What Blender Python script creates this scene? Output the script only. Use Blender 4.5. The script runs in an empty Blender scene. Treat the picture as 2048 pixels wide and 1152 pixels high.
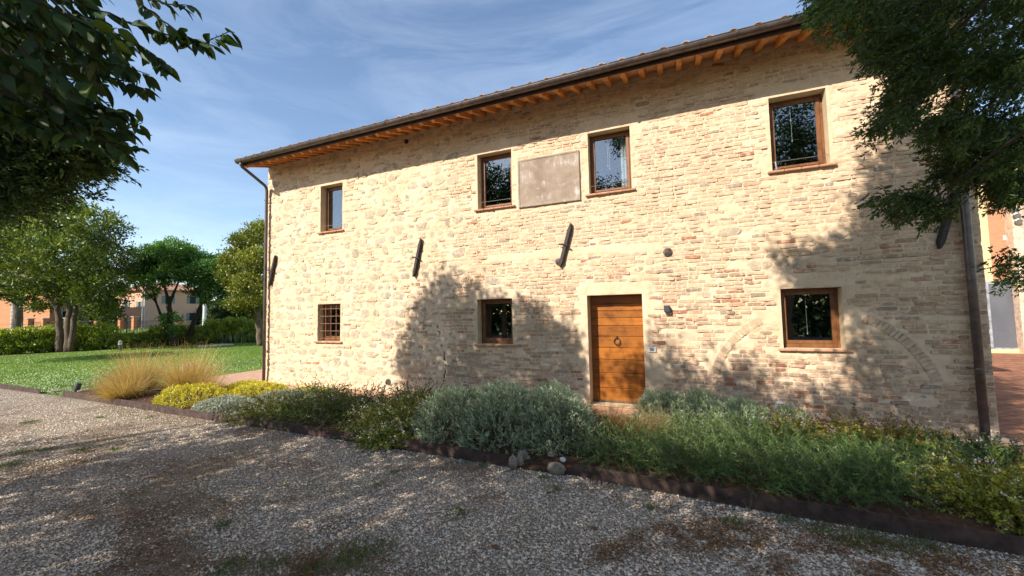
import bpy, math, random
import numpy as np
from mathutils import Matrix, Vector

# ------------------------------------------------------------------ camera, world, sun, exposure
scene = bpy.context.scene
col = scene.collection
CAM = np.array([0.0, -7.663, 1.870]); F = 790.55
YAW, PITCH, ROLL = 0.39997, 0.058508, -0.020474
_c, _s = math.cos(YAW), math.sin(YAW)
FWD = np.array([-_s*math.cos(PITCH), _c*math.cos(PITCH), math.sin(PITCH)])
_r = np.array([_c, _s, 0.0]); _u = np.cross(_r, FWD)
RGT = math.cos(ROLL)*_r + math.sin(ROLL)*_u
UPV = -math.sin(ROLL)*_r + math.cos(ROLL)*_u
cd = bpy.data.cameras.new('camera'); cam = bpy.data.objects.new('camera', cd); col.objects.link(cam)
cd.sensor_fit = 'HORIZONTAL'; cd.sensor_width = 36.0; cd.lens = F/2048*36.0
cd.clip_start = 0.05; cd.clip_end = 2000.0
cam.matrix_world = Matrix(((RGT[0], UPV[0], -FWD[0], CAM[0]), (RGT[1], UPV[1], -FWD[1], CAM[1]),
                           (RGT[2], UPV[2], -FWD[2], CAM[2]), (0, 0, 0, 1)))
scene.camera = cam
SUN = np.array([0.35, 0.745, -0.565]); SUN /= np.linalg.norm(SUN)
SUN_EL = math.asin(-SUN[2]); SUN_AZ = math.atan2(-SUN[0], -SUN[1])     # azimuth from +Y towards +X
sl = bpy.data.lights.new('sun', 'SUN'); sun = bpy.data.objects.new('sun', sl); col.objects.link(sun)
sl.energy = 4.0; sl.angle = math.radians(0.45); sl.color = (1.0, 0.925, 0.845)
sun.rotation_euler = Vector(SUN).to_track_quat('-Z', 'Y').to_euler(); sun.location = (-8, -18, 16)
world = bpy.data.worlds.new('World'); scene.world = world; world.use_nodes = True
wn, wl = world.node_tree.nodes, world.node_tree.links
wn.clear()
wo = wn.new('ShaderNodeOutputWorld'); bg = wn.new('ShaderNodeBackground'); sky = wn.new('ShaderNodeTexSky')
sky.sky_type = 'NISHITA'; sky.sun_disc = False; sky.sun_elevation = SUN_EL; sky.sun_rotation = SUN_AZ
sky.air_density = 1.0; sky.dust_density = 0.35; sky.ozone_density = 1.1; sky.altitude = 200
tc = wn.new('ShaderNodeTexCoord'); mp = wn.new('ShaderNodeMapping'); mp.vector_type = 'POINT'
mp.inputs['Rotation'].default_value = (0.25, -0.35, 0.5); mp.inputs['Scale'].default_value = (1.2, 2.2, 9.0)
n1 = wn.new('ShaderNodeTexNoise'); n1.inputs['Scale'].default_value = 1.6; n1.inputs['Detail'].default_value = 9
n1.inputs['Roughness'].default_value = 0.62; n1.inputs['Distortion'].default_value = 0.7
n2 = wn.new('ShaderNodeTexNoise'); n2.inputs['Scale'].default_value = 1.1; n2.inputs['Detail'].default_value = 3
cr = wn.new('ShaderNodeValToRGB'); cr.color_ramp.elements[0].position = 0.40; cr.color_ramp.elements[1].position = 0.80
mu = wn.new('ShaderNodeMath'); mu.operation = 'MULTIPLY'; mu2 = wn.new('ShaderNodeMath'); mu2.operation = 'MULTIPLY'
mu2.inputs[1].default_value = 0.33
mx = wn.new('ShaderNodeMix'); mx.data_type = 'RGBA'
wl.new(tc.outputs['Generated'], mp.inputs['Vector']); wl.new(mp.outputs[0], n1.inputs['Vector'])
wl.new(tc.outputs['Generated'], n2.inputs['Vector'])
wl.new(n1.outputs[0], cr.inputs[0]); wl.new(cr.outputs[0], mu.inputs[0]); wl.new(n2.outputs[0], mu.inputs[1])
wl.new(mu.outputs[0], mu2.inputs[0]); wl.new(mu2.outputs[0], mx.inputs[0])
wl.new(sky.outputs[0], mx.inputs[6]); mx.inputs[7].default_value = (6.2, 7.0, 8.2, 1)
wl.new(mx.outputs[2], bg.inputs[0]); bg.inputs[1].default_value = 0.114
wl.new(bg.outputs[0], wo.inputs[0])
scene.view_settings.view_transform = 'Standard'; scene.view_settings.look = 'None'
scene.view_settings.exposure = 0.95; scene.view_settings.gamma = 1.0; scene.view_settings.use_curve_mapping = False
scene.cycles.use_denoising = True
scene.cycles.max_bounces = 6; scene.cycles.diffuse_bounces = 3; scene.cycles.glossy_bounces = 3
scene.cycles.transmission_bounces = 4; scene.cycles.transparent_max_bounces = 8
scene.cycles.sample_clamp_indirect = 4.0

# ------------------------------------------------------------------ pixel helpers (2048 x 1152 photograph)
def ray(x, y): return FWD + RGT*((x-1024)/F) + UPV*((576-y)/F)
def gnd(x, y, z=0.0):
    d = ray(x, y); return CAM + d*((z-CAM[2])/d[2])
def wal(x, y, yy=0.0):
    d = ray(x, y); return CAM + d*((yy-CAM[1])/d[1])
def dep(x, y, D): return CAM + ray(x, y)*D
def proj(P):
    d = np.atleast_2d(P)-CAM; z = d@FWD
    zz = np.where(np.abs(z) < 1e-6, 1e-6, z)
    return 1024+F*(d@RGT)/zz, 576-F*(d@UPV)/zz, z
def in_frame(P, m=60):
    x, y, z = proj(P); m = m+F*0.95/np.maximum(z, 0.3); return (z > -0.3) & (x > -m) & (x < 2048+m) & (y > -m) & (y < 1152+m)
def in_poly(px, py, poly):
    px = np.asarray(px); py = np.asarray(py); r = np.zeros(px.shape, bool); n = len(poly)
    for i in range(n):
        x0, y0 = poly[i]; x1, y1 = poly[(i+1) % n]
        if y0 == y1: continue
        r ^= ((y0 > py) != (y1 > py)) & (px < (x1-x0)*(py-y0)/(y1-y0)+x0)
    return r
rng = np.random.default_rng(7)
def unit(v):
    v = np.asarray(v, float); n = np.linalg.norm(v, axis=-1, keepdims=True); return v/np.maximum(n, 1e-9)
def rdir(n): return unit(rng.normal(size=(n, 3)))
_tab = np.random.default_rng(3).random((4, 256, 256))
def vnoise(x, y, k=0):
    xi = np.floor(x).astype(int); yi = np.floor(y).astype(int); fx = x-xi; fy = y-yi
    fx = fx*fx*(3-2*fx); fy = fy*fy*(3-2*fy); t = _tab[k % 4]
    a = t[xi % 256, yi % 256]; b = t[(xi+1) % 256, yi % 256]; c = t[xi % 256, (yi+1) % 256]; d = t[(xi+1) % 256, (yi+1) % 256]
    return (a*(1-fx)+b*fx)*(1-fy)+(c*(1-fx)+d*fx)*fy
def fbm(x, y, o=4, k=0):
    r = 0; a = 0.5
    for i in range(o): r = r+a*vnoise(x*2**i+17.3*i, y*2**i+9.1*i, k+i); a *= 0.5
    return r/(1-0.5**o)

# ------------------------------------------------------------------ mesh builder
class MB:
    def __init__(s): s.v = []; s.f = []; s.c = []; s.n = 0
    def add(s, v, f, c=None):
        v = np.asarray(v, float).reshape(-1, 3)
        if len(v) == 0: return s
        if isinstance(f, np.ndarray): s.f.append(f+s.n)
        else:
            by = {}
            for q in f: by.setdefault(len(q), []).append(q)
            for q in by.values(): s.f.append(np.array(q, int)+s.n)
        s.v.append(v); s.n += len(v)
        if c is None: c = (0.5, 0.5, 0.5)
        c = np.asarray(c, float)
        s.c.append(np.broadcast_to(c, (len(v), 3)) if c.ndim == 1 else c)
        return s
    def box(s, a, b, c=None):
        x0, y0, z0 = a; x1, y1, z1 = b
        v = [(x0,y0,z0),(x1,y0,z0),(x1,y1,z0),(x0,y1,z0),(x0,y0,z1),(x1,y0,z1),(x1,y1,z1),(x0,y1,z1)]
        return s.add(v, np.array([(0,3,2,1),(4,5,6,7),(0,1,5,4),(1,2,6,5),(2,3,7,6),(3,0,4,7)]), c)
    def bbox(s, a, b, e=0.006, c=None):      # bevelled box
        a = np.array(a, float); b = np.array(b, float); m = (a+b)/2; h = (b-a)/2; e = min(e, *(h*0.45))
        v = []; idx = {}
        for ax in range(3):
            for sx in (-1, 1):
                for sy in (-1, 1):
                    for sz in (-1, 1):
                        sg = np.array([sx, sy, sz]); p = h-e; p[ax] = h[ax]; idx[(ax, sx, sy, sz)] = len(v); v.append(m+sg*p)
        f = []
        for ax in range(3):
            o = [i for i in range(3) if i != ax]
            for sg in (-1, 1):
                q = []
                for p, r in ((-1,-1),(1,-1),(1,1),(-1,1)):
                    t = [0, 0, 0]; t[ax] = sg; t[o[0]] = p; t[o[1]] = r; q.append(idx[(ax, *t)])
                flip = (sg == 1) == (ax == 1)
                f.append(tuple(q[::-1]) if flip else tuple(q))
        for ax in range(3):                   # edges along axis ax
            o = [i for i in range(3) if i != ax]
            for p in (-1, 1):
                for r in (-1, 1):
                    q = []
                    for k, t0 in ((o[0], -1), (o[0], 1), (o[1], 1), (o[1], -1)):
                        t = [0, 0, 0]; t[ax] = t0; t[o[0]] = p; t[o[1]] = r; q.append(idx[(k, *t)])
                    f.append(tuple(q))
        for sx in (-1, 1):
            for sy in (-1, 1):
                for sz in (-1, 1): f.append(tuple(idx[(k, sx, sy, sz)] for k in range(3)))
        return s.add(v, f, c)
    def tube(s, P, R, n=8, cap=True, c=None, rough=0.0):
        P = np.asarray(P, float); m = len(P); R = np.broadcast_to(np.asarray(R, float), (m,))
        T = unit(np.gradient(P, axis=0)); ref = np.array([0, 0, 1.0]) if abs(T[0][2]) < 0.9 else np.array([1.0, 0, 0])
        a = unit(np.cross(T, ref)); b = np.cross(T, a); th = np.arange(n)*2*math.pi/n
        rr = R[:, None]*(1+rough*(rng.random((m, n))-0.5))
        V = P[:, None]+rr[..., None]*(np.cos(th)[None, :, None]*a[:, None]+np.sin(th)[None, :, None]*b[:, None])
        i = np.arange(m-1)[:, None]*n; j = np.arange(n)[None]; k = (j+1) % n
        Q = np.stack([i+j, i+k, i+n+k, i+n+j], -1).reshape(-1, 4)
        s.add(V.reshape(-1, 3), Q, c)
        if cap:
            s.f.append(np.array([list(range(s.n-n*m, s.n-n*m+n))[::-1]])); s.f.append(np.array([list(range(s.n-n, s.n))]))
        return s
    def lathe(s, prof, n=16, o=(0, 0, 0), ax=None, c=None):
        prof = np.asarray(prof, float); th = np.arange(n)*2*math.pi/n
        X = prof[:, 0][:, None]*np.cos(th); Y = prof[:, 0][:, None]*np.sin(th); Z = np.repeat(prof[:, 1][:, None], n, 1)
        V = np.stack([X, Y, Z], -1).reshape(-1, 3)
        if ax is not None:
            M = np.array(Vector((0, 0, 1)).rotation_difference(Vector(ax)).to_matrix()); V = V@M.T
        m = len(prof); i = np.arange(m-1)[:, None]*n; j = np.arange(n)[None]; k = (j+1) % n
        s.add(V+np.asarray(o), np.stack([i+j, i+k, i+n+k, i+n+j], -1).reshape(-1, 4), c)
        s.f.append(np.array([list(range(s.n-n*m, s.n-n*m+n))[::-1]])); s.f.append(np.array([list(range(s.n-n, s.n))]))
        return s
    def mesh(s, name, off=(0, 0, 0), smooth=False):
        me = bpy.data.meshes.new(name)
        V = np.concatenate(s.v)-np.asarray(off); me.vertices.add(len(V)); me.vertices.foreach_set('co', V.astype(np.float32).ravel())
        lv = np.concatenate([f.ravel() for f in s.f]); sz = np.concatenate([np.full(len(f), f.shape[1]) for f in s.f])
        st = np.concatenate([[0], np.cumsum(sz)[:-1]])
        me.loops.add(len(lv)); me.loops.foreach_set('vertex_index', lv.astype(np.int32))
        me.polygons.add(len(sz)); me.polygons.foreach_set('loop_start', st.astype(np.int32)); me.polygons.foreach_set('loop_total', sz.astype(np.int32))
        me.polygons.foreach_set('use_smooth', np.full(len(sz), bool(smooth)))
        at = me.color_attributes.new('Col', 'FLOAT_COLOR', 'POINT')
        C = np.concatenate(s.c); at.data.foreach_set('color', np.concatenate([C, np.ones((len(C), 1))], 1).astype(np.float32).ravel())
        me.update(calc_edges=True); return me
def wloc(o):
    p = np.zeros(3)
    while o is not None: p = p+np.array(o.location); o = o.parent
    return p
def thing(name, label, cat, loc, group=None):
    o = bpy.data.objects.new(name, None); col.objects.link(o); o.location = tuple(map(float, loc)); o.empty_display_size = 0.2
    o['label'] = label; o['category'] = cat
    if group: o['group'] = group
    return o
def part(name, mb, m, parent, smooth=False, stuff=False, label=None):
    off = wloc(parent); me = mb.mesh(name, off, smooth); me.materials.append(m)
    o = bpy.data.objects.new(name, me); o.parent = parent; col.objects.link(o)
    if stuff: o['kind'] = 'stuff'
    if label: o['label'] = label
    return o
def single(name, mb, m, label=None, cat=None, group=None, kind=None, smooth=False, loc=None):
    V = np.concatenate(mb.v)
    if loc is None: loc = np.array([V[:, 0].mean(), V[:, 1].mean(), V[:, 2].min()]) if kind is None else np.zeros(3)
    me = mb.mesh(name, loc, smooth); me.materials.append(m)
    o = bpy.data.objects.new(name, me); o.location = tuple(map(float, loc)); col.objects.link(o)
    if label: o['label'] = label
    if cat: o['category'] = cat
    if group: o['group'] = group
    if kind: o['kind'] = kind
    return o

# ------------------------------------------------------------------ materials
def new_mat(name):
    m = bpy.data.materials.new(name); m.use_nodes = True; nt = m.node_tree; nt.nodes.clear()
    out = nt.nodes.new('ShaderNodeOutputMaterial'); return m, nt, out
def N(nt, t, **kw):
    n = nt.nodes.new(t)
    for k, v in kw.items():
        if k in n.inputs: n.inputs[k].default_value = v
        else: setattr(n, k, v)
    return n
def mixc(nt, fac, a, b, mode='MIX'):
    m = N(nt, 'ShaderNodeMix', data_type='RGBA', blend_type=mode)
    for i, x in ((0, fac), (6, a), (7, b)):
        if hasattr(x, 'is_linked') or hasattr(x, 'node'): nt.links.new(x, m.inputs[i])
        else: m.inputs[i].default_value = x if i == 0 else (*x, 1) if len(x) == 3 else x
    return m.outputs[2]
def ramp(nt, src, p0, p1, c0=(0, 0, 0, 1), c1=(1, 1, 1, 1)):
    r = N(nt, 'ShaderNodeValToRGB'); r.color_ramp.elements[0].position = p0; r.color_ramp.elements[1].position = p1
    r.color_ramp.elements[0].color = c0; r.color_ramp.elements[1].color = c1
    nt.links.new(src, r.inputs[0]); return r.outputs[0]
def noise(nt, vec, scale, detail=5, rough=0.6, dist=0.0):
    n = N(nt, 'ShaderNodeTexNoise', Scale=scale, Detail=detail, Roughness=rough, Distortion=dist)
    if vec is not None: nt.links.new(vec, n.inputs['Vector'])
    return n.outputs[0]
def geo_pos(nt, scale=None):
    g = N(nt, 'ShaderNodeNewGeometry'); v = g.outputs['Position']
    if scale:
        m = N(nt, 'ShaderNodeMapping', Scale=scale); nt.links.new(v, m.inputs['Vector']); v = m.outputs[0]
    return v
def bump(nt, h, strength=0.3, dist=0.01, nrm=None):
    b = N(nt, 'ShaderNodeBump', Strength=strength, Distance=dist); nt.links.new(h, b.inputs['Height'])
    if nrm is not None: nt.links.new(nrm, b.inputs['Normal'])
    return b.outputs[0]
def pbsdf(nt, out, colr, rough=0.8, nrm=None, metal=0.0, spec=0.4):
    p = N(nt, 'ShaderNodeBsdfPrincipled'); p.inputs['Roughness'].default_value = rough; p.inputs['Metallic'].default_value = metal
    p.inputs['Specular IOR Level'].default_value = spec
    if isinstance(colr, tuple): p.inputs['Base Color'].default_value = (*colr[:3], 1)
    else: nt.links.new(colr, p.inputs['Base Color'])
    if nrm is not None: nt.links.new(nrm, p.inputs['Normal'])
    nt.links.new(p.outputs[0], out.inputs[0]); return p
def simple(name, c, rough=0.7, metal=0.0, var=0.35, ns=8.0, bs=0.0, bd=0.004, bscale=60, c2=None, stretch=None, attr=False, spec=0.4):
    m, nt, out = new_mat(name); v = geo_pos(nt, stretch)
    n = noise(nt, v, ns, 6, 0.65)
    a = tuple(x*(1-var) for x in c); b = c2 or tuple(min(1, x*(1+var)) for x in c)
    cc = mixc(nt, ramp(nt, n, 0.32, 0.68), a, b)
    if attr:
        at = N(nt, 'ShaderNodeAttribute', attribute_name='Col')
        cc = mixc(nt, 1.0, cc, mixc(nt, 1.0, at.outputs[0], (2, 2, 2), 'MULTIPLY'), 'MULTIPLY')
    nr = bump(nt, noise(nt, v, bscale, 5, 0.65), bs, bd) if bs else None
    pbsdf(nt, out, cc, rough, nr, metal, spec); return m
def foliage(name, trans=0.35, gloss=0.06, tint=(1, 1, 1), rough=0.45):
    m, nt, out = new_mat(name); at = N(nt, 'ShaderNodeAttribute', attribute_name='Col')
    c = mixc(nt, 1.0, at.outputs[0], tint, 'MULTIPLY')
    d = N(nt, 'ShaderNodeBsdfDiffuse'); t = N(nt, 'ShaderNodeBsdfTranslucent'); g = N(nt, 'ShaderNodeBsdfGlossy', Roughness=rough)
    g.inputs[0].default_value = (0.8, 0.85, 0.8, 1)
    ct = mixc(nt, 1.0, c, (1.25, 1.25, 0.45), 'MULTIPLY')
    nt.links.new(c, d.inputs[0]); nt.links.new(ct, t.inputs[0])
    s1 = N(nt, 'ShaderNodeMixShader'); s1.inputs[0].default_value = trans
    nt.links.new(d.outputs[0], s1.inputs[1]); nt.links.new(t.outputs[0], s1.inputs[2])
    s2 = N(nt, 'ShaderNodeMixShader'); s2.inputs[0].default_value = gloss
    nt.links.new(s1.outputs[0], s2.inputs[1]); nt.links.new(g.outputs[0], s2.inputs[2]); nt.links.new(s2.outputs[0], out.inputs[0])
    return m

MORTAR_A, MORTAR_B = (0.67, 0.48, 0.30), (0.76, 0.575, 0.395)
def mat_mortar():
    m, nt, out = new_mat('limewashed_mortar'); v = geo_pos(nt)
    a = mixc(nt, ramp(nt, noise(nt, v, 1.1, 6, 0.6), 0.35, 0.65), MORTAR_A, MORTAR_B)
    a = mixc(nt, ramp(nt, noise(nt, v, 7, 6, 0.7), 0.45, 0.75), a, (0.55, 0.41, 0.25))
    a = mixc(nt, ramp(nt, noise(nt, v, 38, 4, 0.7), 0.60, 0.76), a, (0.36, 0.26, 0.155))
    h = bump(nt, noise(nt, v, 45, 6, 0.7), 0.6, 0.010)
    h = bump(nt, noise(nt, v, 160, 3, 0.6), 0.4, 0.004, h)
    pbsdf(nt, out, a, 0.95, h, 0, 0.15); return m
def mat_brick(name, smear, pit):
    m, nt, out = new_mat(name); v = geo_pos(nt); at = N(nt, 'ShaderNodeAttribute', attribute_name='Col')
    a = mixc(nt, ramp(nt, noise(nt, v, 30, 5, 0.7), 0.3, 0.7), at.outputs[0], mixc(nt, 1.0, at.outputs[0], (0.68, 0.62, 0.58), 'MULTIPLY'))
    w = mixc(nt, ramp(nt, noise(nt, v, 1.1, 6, 0.6), 0.35, 0.65), MORTAR_A, MORTAR_B)
    a = mixc(nt, ramp(nt, noise(nt, v, 9, 7, 0.72), smear, smear+0.14), a, w)
    h = bump(nt, noise(nt, v, 70, 6, 0.75), 0.8, pit)
    pbsdf(nt, out, a, 0.92, h, 0, 0.2); return m
def mat_wood(name, c1, c2, rough=0.45, sc=(2.2, 40, 40), axis_x=True):
    m, nt, out = new_mat(name); v = geo_pos(nt, sc if axis_x else (40, 40, 2.2))
    n = noise(nt, v, 1.0, 8, 0.65, 0.6); n2 = noise(nt, geo_pos(nt), 5.5, 4, 0.6)
    a = mixc(nt, ramp(nt, n, 0.3, 0.72), c1, c2)
    at = N(nt, 'ShaderNodeAttribute', attribute_name='Col')
    a = mixc(nt, 1.0, a, mixc(nt, 1.0, at.outputs[0], (2, 2, 2), 'MULTIPLY'), 'MULTIPLY')
    a = mixc(nt, ramp(nt, n2, 0.48, 0.72), a, mixc(nt, 1.0, a, (0.55, 0.48, 0.42), 'MULTIPLY'))
    a = mixc(nt, ramp(nt, noise(nt, geo_pos(nt, (8, 8, 8)), 1.0, 3, 0.6), 0.70, 0.78), a, mixc(nt, 1.0, a, (0.40, 0.34, 0.30), 'MULTIPLY'))
    pbsdf(nt, out, a, rough, bump(nt, n, 0.25, 0.003), 0, 0.4); return m
def mat_glass():
    m, nt, out = new_mat('window_glass'); t = N(nt, 'ShaderNodeBsdfTransparent'); t.inputs[0].default_value = (0.80, 0.84, 0.84, 1)
    g = N(nt, 'ShaderNodeBsdfGlossy', Roughness=0.004); g.inputs[0].default_value = (1, 1, 1, 1)
    lw = N(nt, 'ShaderNodeLayerWeight', Blend=0.5); pw = N(nt, 'ShaderNodeMath', operation='POWER'); nt.links.new(lw.outputs['Facing'], pw.inputs[0]); pw.inputs[1].default_value = 4.0
    fr = N(nt, 'ShaderNodeMath', operation='MULTIPLY_ADD'); nt.links.new(pw.outputs[0], fr.inputs[0]); fr.inputs[1].default_value = 0.85; fr.inputs[2].default_value = 0.15
    mxs = N(nt, 'ShaderNodeMixShader')
    nt.links.new(fr.outputs[0], mxs.inputs[0]); nt.links.new(t.outputs[0], mxs.inputs[1]); nt.links.new(g.outputs[0], mxs.inputs[2])
    nt.links.new(mxs.outputs[0], out.inputs[0]); return m
def mat_gravel():
    m, nt, out = new_mat('gravel_ground'); v = geo_pos(nt)
    vo = N(nt, 'ShaderNodeTexVoronoi', Scale=78.0, Randomness=1.0); nt.links.new(v, vo.inputs['Vector'])
    sx = N(nt, 'ShaderNodeSeparateColor'); nt.links.new(vo.outputs['Color'], sx.inputs[0])
    a = mixc(nt, sx.outputs[0], (0.27, 0.225, 0.17), (0.68, 0.565, 0.415))
    a = mixc(nt, ramp(nt, sx.outputs[1], 0.72, 0.9), a, (0.42, 0.33, 0.22))
    a = mixc(nt, ramp(nt, vo.outputs['Distance'], 0.25, 0.75), a, mixc(nt, 1.0, a, (0.30, 0.28, 0.26), 'MULTIPLY'))
    d = ramp(nt, noise(nt, v, 1.15, 7, 0.68), 0.53, 0.63)
    dirt = mixc(nt, ramp(nt, noise(nt, v, 26, 5, 0.7), 0.35, 0.65), (0.10, 0.058, 0.033), (0.25, 0.145, 0.08))
    a = mixc(nt, mixc(nt, 1.0, d, ramp(nt, noise(nt, v, 14, 5, 0.7), 0.36, 0.56), 'MULTIPLY'), a, dirt)
    g = ramp(nt, noise(nt, geo_pos(nt, (1, 1.5, 1)), 0.85, 7, 0.72), 0.60, 0.68)
    a = mixc(nt, mixc(nt, 1.0, g, (0.55, 0.55, 0.55), 'MULTIPLY'), a, (0.10, 0.13, 0.035))
    h = bump(nt, vo.outputs['Distance'], 1.0, -0.012)
    pbsdf(nt, out, a, 0.9, h, 0, 0.25); return m
def mat_ground(name, c1, c2, c3, s=(0.4, 6), bs=0.6, bd=0.03, bscale=40):
    m, nt, out = new_mat(name); v = geo_pos(nt)
    a = mixc(nt, ramp(nt, noise(nt, v, s[0], 5, 0.6), 0.35, 0.65), c1, c2)
    a = mixc(nt, ramp(nt, noise(nt, v, s[1], 6, 0.7), 0.45, 0.7), a, c3)
    pbsdf(nt, out, a, 0.95, bump(nt, noise(nt, v, bscale, 5, 0.7), bs, bd), 0, 0.1); return m

M = {}
M['mortar'] = mat_mortar(); M['brick'] = mat_brick('old_brick', 0.495, 0.010); M['stone'] = mat_brick('rubble_stone', 0.47, 0.022)
M['plaster'] = simple('lime_plaster', (0.61, 0.47, 0.295), 0.9, 0, 0.10, 5, 0.35, 0.006, 50, spec=0.15)
M['plaque'] = simple('weathered_plaque', (0.29, 0.21, 0.145), 0.9, 0, 0.2, 3.0, 0.5, 0.006, 30, c2=(0.42, 0.335, 0.26), stretch=(1.6, 1, 0.6), spec=0.15)
def mat_plaque():
    m, nt, out = new_mat('weathered_plaque_stone'); v = geo_pos(nt); st = geo_pos(nt, (9, 1, 0.9))
    a = mixc(nt, ramp(nt, noise(nt, v, 2.6, 6, 0.65), 0.35, 0.65), (0.25, 0.185, 0.13), (0.36, 0.285, 0.215))
    fl = mixc(nt, 1.0, ramp(nt, noise(nt, v, 4.2, 8, 0.72), 0.52, 0.66), ramp(nt, noise(nt, st, 3.0, 6, 0.7), 0.42, 0.62), 'MULTIPLY')
    a = mixc(nt, fl, a, (0.62, 0.56, 0.49)); a = mixc(nt, ramp(nt, noise(nt, st, 6.0, 4, 0.6), 0.58, 0.8), a, (0.19, 0.145, 0.105))
    pbsdf(nt, out, a, 0.9, bump(nt, noise(nt, v, 40, 6, 0.7), 0.5, 0.006), 0, 0.15); return m
M['plaque'] = mat_plaque()
M['frame'] = mat_wood('window_wood', (0.14, 0.052, 0.016), (0.25, 0.105, 0.034), 0.42, (30, 30, 3), True)
M['door'] = mat_wood('door_wood', (0.235, 0.070, 0.006), (0.43, 0.155, 0.020), 0.42, (1.6, 30, 34))
M['rafter'] = mat_wood('rafter_wood', (0.52, 0.20, 0.05), (0.72, 0.33, 0.10), 0.6, (40, 2.2, 40))
M['fascia'] = simple('dark_fascia', (0.055, 0.024, 0.014), 0.6)
M['soffit'] = simple('terracotta_soffit', (0.78, 0.42, 0.21), 0.85, 0, 0.12, 6, 0.2, 0.004, 50, attr=True)
M['copper'] = simple('brown_copper', (0.135, 0.105, 0.092), 0.40, 0.45, 0.35, 7, 0.08, 0.002, 30)
M['iron'] = simple('dark_iron', (0.045, 0.038, 0.033), 0.6, 0.4, 0.3, 20, 0.3, 0.003, 90)
M['rust_iron'] = simple('rusty_iron', (0.24, 0.11, 0.06), 0.75, 0.2, 0.35, 25, 0.3, 0.003, 90)
M['steel'] = simple('cable_steel', (0.42, 0.41, 0.38), 0.35, 0.9, 0.2)
M['sill'] = simple('terracotta_sill', (0.46, 0.235, 0.135), 0.8, 0, 0.2, 12, 0.3, 0.004, 60, attr=True)
M['tile'] = simple('roof_tile', (0.32, 0.21, 0.135), 0.9, 0, 0.35, 10, 0.5, 0.006, 50, attr=True)
M['glass'] = mat_glass()
M['dark'] = simple('dark_interior', (0.028, 0.026, 0.024), 0.9, 0, 0.2)
M['curtain'] = simple('white_curtain', (0.78, 0.78, 0.75), 0.9, 0, 0.05)
M['lamp'] = simple('anthracite_metal', (0.05, 0.056, 0.066), 0.55, 0.2, 0.1)
M['white'] = simple('off_white_plastic', (0.62, 0.60, 0.54), 0.5, 0, 0.06)
M['corten'] = simple('corten_steel', (0.060, 0.038, 0.030), 0.75, 0.25, 0.4, 9, 0.25, 0.003, 60, c2=(0.12, 0.073, 0.055))
M['gravel'] = mat_gravel()
M['pebble'] = simple('pebble', (0.5, 0.5, 0.5), 0.85, 0, 0.12, 90, attr=True, spec=0.25)
M['rock'] = simple('pale_rock', (0.27, 0.215, 0.155), 0.9, 0, 0.4, 14, 0.9, 0.02, 30)
M['field'] = mat_ground('meadow', (0.11, 0.16, 0.035), (0.17, 0.22, 0.055), (0.075, 0.11, 0.025), (0.12, 2.2), 0.8, 0.08, 14)
M['lawn'] = mat_ground('lawn_soil', (0.10, 0.175, 0.016), (0.145, 0.225, 0.024), (0.075, 0.135, 0.013), (0.35, 9), 0.8, 0.03, 60)
M['mulch'] = mat_ground('bark_mulch', (0.06, 0.033, 0.02), (0.11, 0.062, 0.038), (0.17, 0.10, 0.06), (1.2, 22), 1.0, 0.03, 45)
M['pave'] = simple('terracotta_paving', (0.47, 0.285, 0.18), 0.85, 0, 0.18, 5, 0.3, 0.005, 50)
M['paver'] = simple('brick_paver', (0.30, 0.135, 0.075), 0.8, 0, 0.25, 14, 0.35, 0.005, 60, attr=True)
M['joint'] = simple('paver_joint', (0.34, 0.22, 0.15), 0.95, 0, 0.2, 20)
M['leaf'] = foliage('leaf'); M['conifer'] = foliage('conifer_leaf', 0.22, 0.04); M['glossleaf'] = foliage('glossy_leaf', 0.30, 0.04, rough=0.55)
M['grey_leaf'] = foliage('silver_leaf', 0.15, 0.05, rough=0.6); M['straw'] = foliage('straw', 0.35, 0.04); M['petal'] = foliage('petal', 0.3, 0.02)
M['bark'] = simple('bark', (0.12, 0.088, 0.062), 0.95, 0, 0.45, 9, 1.0, 0.03, 22, stretch=(1, 1, 0.25))
M['bark_dark'] = simple('dark_bark', (0.045, 0.033, 0.024), 0.95, 0, 0.4, 12, 0.8, 0.02, 30, stretch=(1, 1, 0.3))
M['stem'] = simple('stem', (0.11, 0.075, 0.04), 0.9, 0, 0.3, 30)

# ------------------------------------------------------------------ ground sheets
def sheet(name, poly, z, m, kind='structure'):
    mb = MB(); mb.add([(x, y, z) for x, y in poly], [tuple(range(len(poly)))]); return single(name, mb, m, kind=kind)
sheet('ground', [(-400, -300), (300, -300), (300, 500), (-400, 500)], -0.020, M['field'])
sheet('lawn', [(-33.0, -2.9), (-14.3, -2.9), (-13.7, -1.2), (-13.7, 14), (-27, 14), (-32, 8.3), (-34.2, 1.0), (-36, -2.9)], -0.012, M['lawn'])
GE = -3.26                                                       # gravel meets the planting bed here
gravel = sheet('gravel_drive', [(-60, -26), (30, -26), (30, -3.40), (3.0, -3.44), (-1.3, -3.21), (-14.2, -2.90), (-60, -2.94)], -0.006, M['gravel'])
paving = sheet('paving', [(-13.7, -0.95), (-10.5, -0.75), (3.4, -0.62), (3.4, 0.05), (-10.9, 0.05), (-10.9, 13), (-13.7, 13)], -0.004, M['pave'])
court = sheet('brick_courtyard', [(3.405, -1.35), (30, -1.35), (30, 12.4), (3.405, 12.4)], -0.004, M['joint'])
bedm = MB(); gx = np.linspace(-13.95, 3.9, 150); gy = np.linspace(0, 1, 22)
def bed_front(x): return np.interp(x, [-14.2, -9.07, -4.16, -1.88, -1.28, 0.52, 2.24, 4.2], [-2.88, -3.05, -3.13, -3.20, -3.17, -3.34, -3.43, -3.52])
def bed_back(x): return np.interp(x, [-14, -12.6, -10.5, 3.3, 3.5, 4.2], [-1.9, -1.0, -0.74, -0.60, -1.3, -1.36])
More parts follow.
